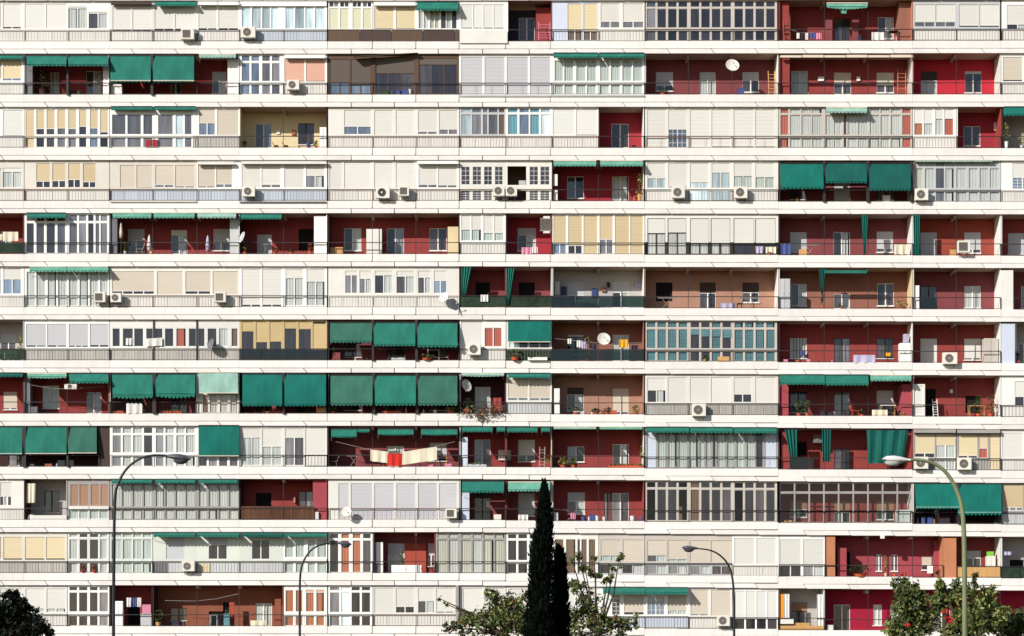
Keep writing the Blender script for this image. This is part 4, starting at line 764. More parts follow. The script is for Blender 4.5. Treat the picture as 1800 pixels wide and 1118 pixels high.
cabinet(r, 557, 573, 61, 'wood', 'pale wooden crate under the awning', .05, .35, shelves=False, name='crate', cat='crate'); plant(r, 470, 61, 14, 10, 'green plant with pink flowers', 'white', 'leafg', 50); clutter(r, 425, 500, 5, mats=('cl_pink', 'cl_white', 'pot'), hmax=8); plant(r, 484, 64, 20, 7, 'row of small potted flowers', 'pot', 'leafr', 40, hang=True)
loggia(r, 577, 807, 'maroon', "605-635:27-66Wn 680-710:27-73Dn 755-785:27-66Wn", left='dgrey', right='darkw')
awning(r, 581, 655, 5, 58, 'a_grey', .95, 4); awning(r, 659, 731, 5, 58, 'a_green', .95, 4); awning(r, 735, 804, 5, 58, 'a_grey', .95, 4)
plant(r, 585, 58, 16, 14, 'leafy plant by the pillar', 'pot', 'leafg', 50); plant(r, 688, 60, 34, 10, 'straggling plant along the rail', 'pot', 'leafd', 70, hang=True); plant(r, 792, 60, 24, 12, 'pale leafy plant', 'pot', 'leafy', 50); clutter(r, 740, 780, 2, mats=('cl_white',), hmax=10)
loggia(r, 808, 889, 'darkw', "835-862:25-72D", left='cream', right='maroon'); dish(r, 819, 23, 11, (.6, -.6, .2), 'acbody', 'white rimmed satellite dish turned away', -.2); awning(r, 811, 886, 1, 6, 'a_mint', .3, 1.5, sag=1); cloth(r, 866, 882, 44, 70, 'red', 'dark red cloth behind the plants', 'blanket', .5)
plant(r, 822, 45, 22, 28, 'tall dark leafy plant', 'pot', 'leafd', 70, -.05)
for k, (xx, n_) in enumerate(((830, 90), (850, 130), (872, 90))):
    T = thing('trailing_plant', (X(xx), -.2, Z(V(r, xx, 60))), ['dry grey trailing plant', 'long tangled trailing plant', 'brown trailing plant'][k] + ' spilling over the white ledge', 'trailing plant', r, xx, 'plants on the balconies')
    mb = MB()
    for i in range(n_): mb.leaf((X(xx + R.gauss(0, 9), -.25), -.25 + R.uniform(-.12, .1), Z(V(r, xx, 56 + R.random() ** .8 * (20 + 8 * (k == 1))), -.25)), R.uniform(.04, .1), R.choice(['leafd', 'leafg', 'rust', 'lampg']))
    mb.build('foliage', T, tuple(T.location)); mb = MB()
    for i in range(12):
        x0 = xx + R.gauss(0, 6); mb.tube([(X(x0), -.18, Z(V(r, xx, 56))), (X(x0 + R.gauss(0, 5)), -.3, Z(V(r, xx, 66))), (X(x0 + R.gauss(0, 9)), -.28, Z(V(r, xx, 76)))], .007, 'bark', 4)
    mb.build('stems', T, tuple(T.location))
enc(r, 890, 970, "893-928:43e2 931-967:43.5e2", sh='s_ltan', top=11, bot=49, wall='cream', lmat='p_grey'); rail(r, 890, 970); awning(r, 893, 967, 1, 9, 'a_green', .35, 2.5)
loggia(r, 971, 1132, 'tanw', "997-1026:25-66Wk3 1077-1105:27-72Dt9", left='darkw', right='tanw'); cabinet(r, 974, 984, 27, 'white', 'narrow white fridge against the divider', .0, .35, name='fridge', cat='fridge')
for x, v_, wd_, lf, lk in ((1013, 60, 24, 'leafg', 'bushy green plant in pots'), (1048, 62, 18, 'leafd', 'dark plant with white pots'), (1068, 60, 16, 'leafd', 'dark round plant'), (1118, 56, 18, 'leafy', 'pale tall leafy plant')): plant(r, x, v_, wd_, 10, lk, 'pot', lf, 60)
clutter(r, 1000, 1090, 5, mats=('cl_white', 'pot'), hmax=9); plant(r, 1127, 25, 9, 20, 'red plant hung on the divider', 'pot', 'leafr', 40, -.05, hang=False) if False else None
enc(r, 1134, 1368, "1138-1170:28h2^7/50 1174-1207:50 1213-1247:50 1250-1284:50 1290-1321:35D2 1328-1363:50", fr='cream', sh='s_cream', top=6, bot=50, lmat='p_dirty'); rail(r, 1134, 1368, bars=4); ac(r, 1217, 52, 24, 22)
loggia(r, 1369, 1604, 'maroon', "1389-1418:30-66Wn 1466-1494:30-73Dn 1541-1570:28-66Wg6n", left='red', right='terra'); block(r, 1371, 1386, 14, 72.2, 'rose', .1, .9); block(r, 1585, 1602, 16, 72.2, 'rose', .1, 1.2)
awning(r, 1370, 1449, 1, 18, 'a_green', .65, 3, skew=2); awning(r, 1451, 1526, 1, 19, 'a_green', .65, 3, skew=1); awning(r, 1530, 1602, 1, 11, 'a_pale', .45, 2.5)
for x in (1404, 1419): plant(r, x, 46, 15, 16, 'umbrella shaped plant in orange pot', 'pot', 'leafg', 60, .2)
plant(r, 1515, 60, 10, 8, 'dark plant in a round terracotta pot', 'pot', 'leafd', 30, potw=5); clutter(r, 1440, 1475, 3, mats=('cl_white', 'wood', 'cl_dark'), hmax=14); cloth(r, 1533, 1560, 61, 73, 'cl_cream', 'pale blanket over a chair', 'blanket', .1); chair(r, 1503, 'pot', 12, 'orange deck chair', flip=-1); table(r, 1560, 26, 'wood', 'white topped table', top='white'); plant(r, 1587, 66, 10, 5, 'yellow flowers in a low pot', 'pot', 'leafy', 30)
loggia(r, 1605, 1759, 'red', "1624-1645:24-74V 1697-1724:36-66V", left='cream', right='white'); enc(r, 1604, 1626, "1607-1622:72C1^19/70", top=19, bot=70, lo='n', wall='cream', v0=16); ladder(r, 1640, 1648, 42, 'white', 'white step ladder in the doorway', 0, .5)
for x in (1720, 1741): plant(r, x, 34, 18, 22, 'spiky yucca in a terracotta pot', 'pot', 'leafg', 70, .2, sz=.08)
table(r, 1716, 28, 'wood', 'wooden table with jars'); block(r, 1670, 1675, 25, 31, 'white', 1.22, 1.28, 'wall_plate')
enc(r, 1760, 1860, "1784-1817:36D2 1822-1852:36D2", sh='s_white', top=10, bot=53); rail(r, 1760, 1860, bars=6)
# ------------------------------------------------------------------ row 8
r = 8
loggia(r, -60, 174, 'darkw', "15-45:50-70Wn 100-130:50-72Dn", left='cream', right='dbrown'); awning(r, -30, 39, 2, 51, 'a_green', .5, 2, 'grey'); awning(r, 45, 117, 2, 49, 'a_green', .5, 0, 'a_cas'); awning(r, 120, 170, 2, 48, 'a_grey', .5, 0, 'a_cas')
block(r, 174, 192, 1, 72.2, 'dbrown', 0, .08, 'infill_panel'); plant(r, 34, 60, 10, 12, 'light green plant', 'grey', 'leafg', 40); clutter(r, 50, 110, 3, mats=('cl_white', 'cl_lil', 'rust'), hmax=9)
enc(r, 193, 270, "198-213:0e1 216-231:0C1 234-250:0c1 253-268:0D1", tr=1, top=16, bot=48, lo='g'); enc(r, 270, 346, "274-288:0e1 291-306:0C1 310-325:0c1 327-343:0C1", tr=1, top=16, bot=48, lo='g'); rail(r, 193, 346, 'lsteel')
enc(r, 346, 421, "350-364:0d1 367-382:0d1 385-400:0d1 404-418:0d1", top=20, bot=48, lo='g'); awning(r, 349, 420, 0, 53, 'a_deep', .3, 0, 'a_cas', .03); rail(r, 346, 421, 'lsteel')
enc(r, 421, 575, "425-458:20c2/70 461-495:36c2/70 501-534:20d2/70 537-573:50^4/70", sh='s_cream', top=5, lo='n', wall='cream'); rail(r, 421, 575); rail(r, 536, 575, infill='p_white')
loggia(r, 577, 807, 'maroon', "680-710:36-73D 755-785:30-62Wg6", left='darkw', right='darkw'); awning(r, 582, 627, 6, 20, 'a_green', .3, 1, sag=1); awning(r, 628, 650, 6, 11, 'a_green', .2, 1, sag=1); awning(r, 664, 727, 6, 16, 'a_green', .3, 1, sag=1); awning(r, 740, 804, 6, 16, 'a_green', .3, 1, sag=1)
cloth(r, 651, 683, 42, 62, 'cl_cream', 'cream sheet on the line', 'sheet', -.16, 4); cloth(r, 681, 707, 49, 71, 'cl_red', 'bright red blanket on the line', 'blanket', -.2); cloth(r, 707, 768, 46, 69, 'cl_cream', 'wide cream sheet hung in a curve', 'sheet', -.16, -9)
wire(r, ((590, 28), (640, 40), (700, 48), (760, 38), (800, 28)), 'clothes line carrying the sheets', -.12); chair(r, 586, 'dgrey', 14, 'folding chair leaning in the corner'); rack(r, 622, 26, 'white rack on the floor'); plant(r, 675, 64, 14, 8, 'small reddish plant', 'pot', 'leafr', 30); clutter(r, 700, 800, 4, mats=('cl_dark', 'wood', 'cl_pink'), hmax=7); table(r, 775, 22, 'wood', 'small wooden shelf table')
loggia(r, 808, 889, 'red', "834-862:24-72D", left='cream', right='maroon'); block(r, 812, 822, 20, 72, 's_blue', .05, .4); awning(r, 812, 866, 2, 11, 'a_green', .4, 2.5); awning(r, 873, 888, 2, 10, 'a_green', .4, 2)
loggia(r, 890, 970, 'red', "911-940:24-62Ww7", left='maroon', right='yelw'); awning(r, 891, 945, 2, 11, 'a_green', .4, 2.5); awning(r, 951, 967, 2, 10, 'a_green', .4, 2); ladder(r, 948, 957, 36, 'lsteel', 'metal step ladder', .1, .2); block(r, 876, 898, 42, 60, 'c_cream', 1.18, 1.27, 'wall_mat')
plant(r, 835, 66, 40, 6, 'row of seedlings along the rail', 'grey', 'leafg', 80, hang=True); plant(r, 963, 58, 10, 12, 'yellow green potted bush', 'pot', 'leafy', 40)
loggia(r, 971, 1132, 'red', "998-1027:35-62W 1077-1105:31-72D", left='darkw', right='white'); awning(r, 973, 1048, .5, 5, 'a_mint', .25, 1); awning(r, 1054, 1129, .5, 5, 'a_pale', .25, 1)
plant(r, 990, 54, 20, 16, 'big round leafy plant', 'pot', 'leafy', 90, .1, sz=.06); plant(r, 1008, 55, 14, 16, 'dense yellow green plant', 'pot', 'leafg', 60, .1); plant(r, 1100, 66, 60, 6, 'long planter of trailing greenery', 'pot', 'leafg', 110, hang=True, dep=-.05); plant(r, 1128, 34, 8, 20, 'pale climber on the divider', 'white', 'leafy', 50, .0)
enc(r, 1134, 1368, "1138-1153:72^8/70 1157-1172:0G1 1175-1190:0G1 1193-1208:0G1 1212-1227:0G1 1230-1238:0G1 1241-1250:0G1 1253-1258:0D1 1261-1275:0G1 1278-1291:0G1 1295-1310:0G1 1313-1327:0G1 1329-1341:0D1 1345-1364:72^8/70", fr='lsteel', sh='s_blue', top=9, bot=70, lo='n'); rail(r, 1134, 1368, bars=18)
for a in (1136, 1213, 1290): awning(r, a, a + 75, .5, 10, 'a_green', .45, 3)
loggia(r, 1369, 1604, 'red', "1400-1418:24-48V 1466-1494:36-72Dn", left='darkw', right='red', beams=False); block(r, 1373, 1388, 4, 72.2, 'red', .15, 1.0); block(r, 1590, 1603, 4, 72.2, 'red', .15, 1.1)
drape(r, 1379, 1402, 3, 51, 'a_dark', .62, 1, 'dark green sun curtain tied back'); drape(r, 1445, 1461, 3, 59, 'a_dark', .9, 0, 'narrow dark green sun curtain'); drape(r, 1523, 1597, 3, 61, 'a_dark', .85, -.6, 'wide pleated dark green sun curtain'); ac(r, 1430, 12, 15, 14, 'dgrey', dep=.9, look='old grey air conditioner in the shade of the loggia', br=False)
block(r, 1388, 1430, 53, 71, 'g_smoke', -.06, -.05, 'infill_panel')
enc(r, 1605, 1681, "1608-1643:42D2^10 1645-1679:28c2^10", sh='s_yel', top=10, bot=51, lo='g', wall='lsteel'); enc(r, 1682, 1759, "1685-1718:46D2^10 1721-1736:33O1^10 1740-1757:72^8/70", sh='s_yel', top=10, bot=51, lo='n', wall='lsteel'); rail(r, 1605, 1759); ac(r, 1608, 49, 24, 21); ac(r, 1684, 50, 24, 21)
cassette(r, 1606, 1680, 1, 7, 'lsteel'); cassette(r, 1683, 1758, 1, 7, 'lsteel')
enc(r, 1760, 1860, "1762-1798:50 1802-1840:50", sh='s_cream', top=6); rail(r, 1760, 1860)
# ------------------------------------------------------------------ row 9
r = 9
enc(r, -60, 42, "-10-22:30h3".replace('-10-22', '0-20'), sh='s_cream', top=6, bot=47, wall='cream'); rail(r, -60, 42, 'frame')
loggia(r, 43, 118, 'greyw', "78-104:21-58Wn", left='darkw', right='greyw'); block(r, 56, 117, 64, 72.2, 'cream', -.09, .05, 'parapet'); clutter(r, 46, 62, 2, mats=('cl_white', 'rust'), hmax=12, dep=.1); cloth(r, 47, 62, 8, 42, 'cl_cream', 'pale cloth and tools hung in the corner', 'blanket', .1)
enc(r, 118, 192, "124-137:47 140-155:47 160-174:47 177-190:47", sh='s_choc', top=10, bot=47, wall='lsteel', lo='n', base=53.2); block(r, 121, 156, 48, 53, 'cream', -.12, -.003, 'sill'); block(r, 157, 191, 48, 53, 'cream', -.12, -.003, 'sill'); E_ = enc(r, 118, 192, "122-155:0G2^54/71 158-190:0G2^54/71", top=54, bot=71, lo='n', wall='grey', v0=53.4)
for q, cs in (((193, 270), ((197, 213), (215, 231), (234, 250), (253, 268))), ((270, 346), ((274, 289), (291, 306), (309, 325), (327, 343))), ((346, 420), ((350, 364), (367, 382), (385, 400), (403, 418)))):
    enc(r, q[0], q[1], ' '.join('%g-%g:0C1' % c for c in cs), fr='lsteel', top=9, bot=49, lo='g'); awning(r, q[0] + 3, q[1] - 3, 1, 8, 'a_green', .35, 2.5)
rail(r, 193, 420)
loggia(r, 421, 575, 'red', "450-477:25-72V 525-550:22-72Dn", left='darkw', right='red'); block(r, 550, 574, 2, 72.2, 'rose', .1, .9)
mb = MB(); block(r, 424, 552, 48, 71.5, 'reed', -.075, -.05, 'reed_screen'); cabinet(r, 554, 560, 58, 'cl_white', 'white bottle shaped box', -.04, .1, shelves=False, name='storage_box', cat='box'); block(r, 516, 519, 31, 42, 'tanw', 1.1, 1.27, 'wall_lamp')
enc(r, 577, 807, "595-613:70.5 617-654:70.5 658-692:70.5 697-730:70.5 735-768:70.5 772-803:70.5", sh='s_grey', top=8, bot=71, lo='n', wall='cream'); rail(r, 577, 807, 'brown', bars=8); ac(r, 783, 52, 20, 17, square=True); dish(r, 609, 58, 9, (-.1, -.9, .3), 'acbody', 'cream satellite dish', -.5)
loggia(r, 808, 889, 'maroon', "834-862:24-72Dn", left='cream', right='maroon'); block(r, 812, 825, 24, 72, 's_blue', .05, .4); awning(r, 812, 886, 4, 24, 'a_green', .7, 3); cabinet(r, 868, 881, 62, 'cream', 'small cream stool', .2, .5, shelves=False, name='stool', cat='stool')
loggia(r, 890, 970, 'maroon', "911-940:24-64Wg", left='maroon', right='cream'); awning(r, 893, 967, 5, 21, 'a_pale', .6, 3); cloth(r, 911, 928, 62, 72, 'cl_white', 'white cloth over a rail', 'towel', .1)
loggia(r, 971, 1132, 'red', "998-1028:22-60Wg4 1062-1073:23-73Dn 1076-1105:23-73D", left='cream', right='red'); rack(r, 1005, 34, 'white drying rack with wheels'); cloth(r, 1003, 1012, 56, 69, 'cl_pink', 'pink towel over the rack', 'towel', .1); clutter(r, 1022, 1065, 5, mats=('cl_blue', 'cl_white'), hmax=11); clutter(r, 1108, 1130, 3, mats=('cl_blue', 'cl_white'), hmax=11); cabinet(r, 974, 981, 57, 'grey', 'grey bin', .1, .4, shelves=False, name='bin', cat='bin')
for a in (1135, 1212, 1289): enc(r, a, a + 77, ' '.join('%g-%g:0%s1' % (a + 2 + 18.6 * i, a + 17.5 + 18.6 * i, R.choice(['D', 'd', 'n', 'D', 'k'])) for i in range(4)), fr='frame', tr=1, top=15, bot=70.5, lo='n')
rail(r, 1134, 1368)
loggia(r, 1370, 1604, 'red', "1389-1418:34-62Wc5 1466-1494:34-73Dc5 1541-1571:34-66Wc5", left='darkw', right='cream', beams=False, poles=False)
enc(r, 1370, 1604, ' '.join('%g-%g:0k1' % (1372 + 25.8 * i, 1396 + 25.8 * i) for i in range(9)), fr='lsteel', tr=1, top=20, bot=71, lo='n'); rail(r, 1370, 1604); cabinet(r, 1577, 1600, 48, 'c_green', 'greenish plastic covered chest', .1, .7, name='chest', cat='chest'); clutter(r, 1375, 1400, 2, mats=('wood',), hmax=8); block(r, 1424, 1466, 42, 43, 'crimson', 1.2, 1.28, 'wall_rail')
loggia(r, 1605, 1759, 'darkw', "1624-1650:36-72Vx".replace('Vx', 'V') + " 1697-1724:40-66V", left='cream', right='dgrey'); awning(r, 1608, 1686, 2, 46, 'a_deep', 1.0, 3, 'a_mint', skew=2); awning(r, 1684, 1760, 2, 56, 'a_deep', 1.05, 4.5, 'a_mint', skew=0)
cloth(r, 1643, 1647, 44, 55, 'cl_lil', 'pale blue cloth on a hook', 'towel', .0); clutter(r, 1607, 1670, 6, mats=('wood', 'cl_dark', 'cl_blue', 'rust'), hmax=20); clutter(r, 1745, 1757, 1, mats=('cl_white',), hmax=6)
enc(r, 1760, 1860, "1763-1798:42e3 1802-1840:42", sh='s_tan', top=3, bot=48, wall='lsteel', lmat='p_grey'); rail(r, 1760, 1860)
# ------------------------------------------------------------------ row 10
r = 10
enc(r, -60, 118, "-30-2:46".replace('-30-2', '0-3') + " 6-39:46.5e2 44-78:46.5e2 81-114:46.5e2", sh='s_yel', top=9, bot=48.5, wall='warm', lmat='p_dirty'); rail(r, -60, 118)
enc(r, 119, 192, "122-137:0c1 140-154:0D1 158-173:0D1 176-189:0c1", tr=1, top=12, bot=48, lo='g', wall='c_white'); rail(r, 119, 192); plant(r, 145, 58, 8, 8, 'red potted geranium', 'cl_red', 'leafr', 20, -.06); plant(r, 166, 58, 10, 8, 'red geranium with heart shaped leaves', 'cl_red', 'leafr', 24, -.06)
enc(r, 193, 268, "196-214:0G1 216-232:0G1 234-249:0G1 251-266:0G1", tr=1, top=12, bot=48, lo='g', fr='c_green'); rail(r, 193, 268)
enc(r, 269, 346, "292-324:48^9", sh='s_grey', top=9, bot=48, wall='mintw', lmat='p_grey'); enc(r, 346, 421, "367-399:22D2^10", sh='s_grey', top=10, bot=48, wall='mintw', lmat='p_grey'); enc(r, 421, 498, "443-474:0D2^13", top=13, bot=48, wall='mintw', lmat='p_grey'); rail(r, 269, 498)
for a in (270, 347, 424): awning(r, a, a + 73, 1, 9, 'a_dark' if a == 424 else 'a_green', .5, 3)
ac(r, 319, 51, 23, 18); cabinet(r, 270, 295, 54, 'dgrey', 'grey box behind the rail', -.05, -.01, shelves=False, name='storage_box', cat='box'); cabinet(r, 352, 368, 55, 'yelw', 'cream box behind the rail', -.05, -.01, shelves=False, name='storage_box', cat='box')
enc(r, 498, 575, "501-516:0G1 520-535:0G1 541-554:0G1 558-573:0G1", top=12, bot=45, lo='g'); block(r, 500, 574, 47, 52, 'cream', -.07, -.003, 'sill'); awning(r, 500, 575, 2, 9, 'a_green', .4, 2.5); rail(r, 498, 575)
enc(r, 577, 655, "580-595:0D1 600-614:0o1 620-634:0o1 638-652:0h1", tr=1, top=14, bot=71, lo='n'); rail(r, 577, 655)
block(r, 711, 749, 20, 72, 'orange', 1.15, 1.28, 'wall_panel'); loggia(r, 656, 765, 'maroon', "682-711:20-72Dg4 752-764:20-60Wg5", left='dgrey', right='red'); block(r, 657, 668, 18, 72, 'dgrey', .1, .6); block(r, 669, 673, 18, 72.2, 'white', .1, .5); cabinet(r, 688, 741, 58, 'white', 'long white low chest', .1, .5); plant(r, 706, 36, 10, 20, 'white flower vase on the chest', 'white', 'leafg', 40, .3); plant(r, 760, 54, 14, 8, 'small plants on a shelf', 'cl_red', 'leafg', 30)
enc(r, 766, 808, "769-786:0y1 789-805:0C1", fr='lsteel', tr=1, top=13, bot=71, lo='n'); enc(r, 808, 889, "811-828:0y1 831-847:0C1 850-868:0y1 870-887:0y1", fr='lsteel', tr=1, top=13, bot=71, lo='n'); rail(r, 766, 889)
enc(r, 890, 970, "893-908:0D1 911-927:0D1 931-948:0D1 951-967:0D1", tr=1, top=13, bot=49, lo='g'); rail(r, 890, 970)
enc(r, 971, 1052, "976-991:0n1 995-1012:0n1 1015-1020:0D1 1022-1032:0n1 1035-1047:0n1", top=10, bot=71, lo='n', wall='cream'); rail(r, 971, 1052)
for a, b, s in ((1053, 1133, "1056-1090:38G2^11 1095-1131:50^11"), (1134, 1211, "1138-1170:37h2^11 1174-1207:44G2^11"), (1211, 1287, "1213-1247:50^11 1250-1285:50^11")): enc(r, a, b, s, fr='grey', sh='s_ltan', top=11, bot=49, lo='n', wall='frame', base=52.4); enc(r, a, b, "%g-%g:0h2^55/70.5 %g-%g:0%s2^55/70.5" % (a + 3, a + 37, a + 41, b - 3, 'd' if a == 1211 else 'h'), fr='grey', top=55, bot=70.5, lo='n', v0=52.5)
rail(r, 1053, 1287)
enc(r, 1287, 1369, "1291-1326:52.5 1330-1364:52.5", sh='s_cream', top=6, bot=52.5, wall='white'); rail(r, 1287, 1369, 'frame', v=54)
enc(r, 1370, 1450, "1371-1408:52.5D2/73 1412-1448:52.5h2/73", sh='s_cream', top=8, bot=71, lo='n'); rail(r, 1370, 1450)
loggia(r, 1451, 1658, 'rose', "1489-1494:28-60Vx".replace('Vx', 'V') + " 1540-1550:33-62W 1566-1578:33-62W 1620-1645:36-60Wt6", left='brown', right='opil'); block(r, 1452, 1468, 2, 73, 'opil', -.02, .1); block(r, 1472, 1488, 22, 73, 'rose', .3, .8); block(r, 1658, 1681, 3, 73, 'opil', -.02, .2); block(r, 1642, 1657, 8, 73, 'rose', .9, 1.28)
plant(r, 1512, 52, 44, 20, 'big dark sprawling plant', 'pot', 'leafd', 200, .05, sz=.07); plant(r, 1557, 34, 9, 24, 'slim pale cactus on a stand', 'yelw', 'leafy', 50, .1); clutter(r, 1560, 1600, 2, mats=('pot',), hmax=10); block(r, 1630, 1640, 52, 65, 'white', .9, 1.0, 'wall_box'); block(r, 1548, 1555, -1, 5, 'white', -.25, -.12, 'wall_lamp')
loggia(r, 1682, 1759, 'red', "1698-1724:25-56Wg4", left=None, right='cream', infill='wood'); cabinet(r, 1735, 1750, 34, 'cream', 'cream cupboard in the corner', .4, .8); cabinet(r, 1736, 1747, 26, 'cl_green', 'lime green tub on the cupboard', .45, .7, v1=33.5, shelves=False, name='tub', cat='tub')
loggia(r, 1760, 1860, 'greyw', "1775-1800:40-72V", left='white', right='cream', infill='mesh_green'); cloth(r, 1765, 1778, 26, 32, 'cl_lil', 'small lilac cloth on the line', 'laundry', .1)
# ------------------------------------------------------------------ row 11
r = 11
enc(r, -60, 118, "0-38:42c2 45-78:40c2 82-115:40c2", sh='s_cream', top=6, bot=48, wall='cream'); rail(r, -60, 118)
enc(r, 119, 192, "122-136:0D1 139-154:0D1 158-172:0D1 175-190:0e1", tr=1, top=12, bot=47, lo='g'); rail(r, 119, 192)
loggia(r, 193, 268, 'red', "225-246:30-72V", left='darkw', right='darkw', rl='steel'); cabinet(r, 202, 216, 28, 'white', 'tall white fridge', .0, .3, name='fridge', cat='fridge'); cabinet(r, 247, 266, 50, 'grey', 'grey washing machine', .05, .45, name='washing_machine', cat='washing machine', shelves=False); cabinet(r, 250, 265, 34, 'cl_pink', 'pink towels stacked in a white crate', .1, .4, v1=49.5, shelves=False, name='laundry_crate', cat='crate')
for a, b, m, lk in ((222, 231, 'cl_white', 'grey shirt on the line'), (232, 240, 'cl_blue', 'blue shirt on the line'), (241, 248, 'cl_white', 'white shirt on the line')): cloth(r, a, b, 22, 38, m, lk, 'laundry', .1)
loggia(r, 269, 498, 'brick', "300-328:40-62Wn 367-395:46-72Vx".replace('Vx', 'V') + " 392-408:30-72V 449-478:32-72D", left='darkw', right='brick'); plant(r, 278, 44, 20, 26, 'banana like plant in a wide pot', 'wood', 'leafg', 60, .1, sz=.08); block(r, 403, 412, 30, 70, 'orange', .6, .65, 'shutter'); block(r, 483, 494, 24, 72, 'brick', .3, .6)
clutter(r, 300, 330, 2, mats=('cl_dark',), hmax=12); cabinet(r, 393, 404, 50, 'c_teal', 'narrow shelf rack with towels', .1, .4, name='shelf_rack', cat='shelf'); plant(r, 398, 44, 9, 14, 'green plant on a shelf rack', 'grey', 'leafg', 40, .2); cloth(r, 440, 469, 62, 72, 'cl_cream', 'cream sofa cover', 'cover', .2); wire(r, ((290, 27), (345, 28), (380, 24), (420, 15)), 'long sagging clothes line'); table(r, 376, 14, 'grey', 'small folding table')
enc(r, 499, 575, "502-516:8o1 520-532:8o1 538-552:12o1 556-570:12o1", sh='s_pink', top=8, bot=47, lo='g'); rail(r, 499, 575, 'frame')
enc(r, 577, 655, "580-597:0e1 600-615:0p1 618-633:0D1 636-651:0D1", tr=1, top=12, bot=48, lo='g'); rail(r, 577, 655)
enc(r, 656, 731, "658-692:50 696-728:37D2", sh='s_cream', top=5, bot=49, wall='cream'); enc(r, 731, 807, "735-763:27h2 767-798:46e2", sh='s_cream', top=5, bot=49, wall='cream'); rail(r, 656, 807, 'brown')
enc(r, 808, 889, "814-848:50 852-886:50", sh='s_cream', top=5, wall='cream'); enc(r, 890, 970, "893-928:50 932-967:40", sh='s_cream', top=5, wall='cream', bot=49); enc(r, 971, 1060, "975-1010:44h2 1013-1050:50", sh='s_white', top=5, bot=49, wall='white'); rail(r, 808, 1060, 'brown'); block(r, 801, 806, 0, 60, 'lsteel', -.2, -.1, 'awning_arm')
enc(r, 1060, 1210, "1062-1074:0p1 1076-1090:20m1 1097-1132:43D2 1138-1168:14M2 1174-1207:40c2", sh='s_ltan', top=14, bot=49, lmat='p_blue', wall='white'); awning(r, 1060, 1134, 1, 13, 'a_green', .6, 4); awning(r, 1135, 1209, 1, 13, 'a_green', .6, 4); rail(r, 1060, 1210)
enc(r, 1210, 1287, "1214-1245:46e2 1250-1284:50", sh='s_ltan', top=4, bot=49, wall='cream'); rail(r, 1210, 1287); ac(r, 1261, 48, 22, 19)
enc(r, 1288, 1368, "1292-1309:53D1/76 1311-1328:53D1/76 1330-1347:53D1/76 1349-1366:53h1/76", sh='s_white', top=5, bot=72, lo='n'); rail(r, 1288, 1368, low=False)
loggia(r, 1369, 1449, 'greyw', "1391-1419:24-62Wc4n", left='brown', right='white'); block(r, 1370, 1378, 10, 55, 'bright', .05, .2, 'infill_panel'); cloth(r, 1378, 1388, 10, 54, 'cl_white', 'white curtain panel near the orange board', 'curtain', -.03); cloth(r, 1436, 1448, 10, 68, 'cl_white', 'tall white curtain panel', 'curtain', -.03)
block(r, 1372, 1395, 52, 62, 'cream', -.05, .0, 'infill_panel'); block(r, 1372, 1448, 65, 72.3, 'wood', -.07, -.05, 'infill_panel'); cabinet(r, 1394, 1424, 60, 'wood', 'wooden chest on the balcony', .1, .5)
loggia(r, 1450, 1860, 'magenta', "1466-1494:26-75D 1535-1550:26-62W 1565-1600:26-62W 1640-1670:26-75D 1720-1750:26-62W", left='darkw', right='cream'); clutter(r, 1455, 1462, 1, mats=('cl_white',), hmax=12)
MB()
for rr_, gaps in ((1, ((117, 120), (265, 269))), (3, ((1447, 1451), (1524, 1528), (1601, 1604))), (6, ((654, 657), (730, 734))), (7, ((268, 274), (496, 500), (655, 659), (731, 735))), (8, ((39, 45), (117, 120))), (9, ((1684.5, 1687),))):
    for a, b in gaps: block(rr_, a - .4, b + .4, 1, 72.1, 'steel', -.24, .0, 'awning_sun_block_post')  # posts between awnings, widened and deepened to stop sun slivers behind
# flush the overflow of alike pieces into one mass each
for nm, mbx in OVER.items():
    o = mbx.build(nm, BLD); o['kind'] = 'stuff'

# ------------------------------------------------------------------ ground, road, pavements
def strct(name, mb):
    o = mb.build(name); o['kind'] = 'structure'; return o
m = MB(); m.quad((-900, -600, -.02), (900, -600, -.02), (900, 900, -.02), (-900, 900, -.02), 'soil'); strct('ground', m)
m = MB(); m.wb(-300, 300, -6, 0.0, -.015, .12, 'paving'); strct('pavement', m)
m = MB(); m.wb(-300, 300, -6.3, -6.003, -.015, .14, 'kerb'); strct('kerb', m)
m = MB(); m.quad((-300, -24, -.012), (300, -24, -.012), (300, -6.31, -.012), (-300, -6.31, -.012), 'asphalt'); strct('road', m)
m = MB()
for i in range(-30, 30): m.quad((i * 8, -15.2, -.006), (i * 8 + 4, -15.2, -.006), (i * 8 + 4, -15.05, -.006), (i * 8, -15.05, -.006), 'paint')
strct('road_marking', m)

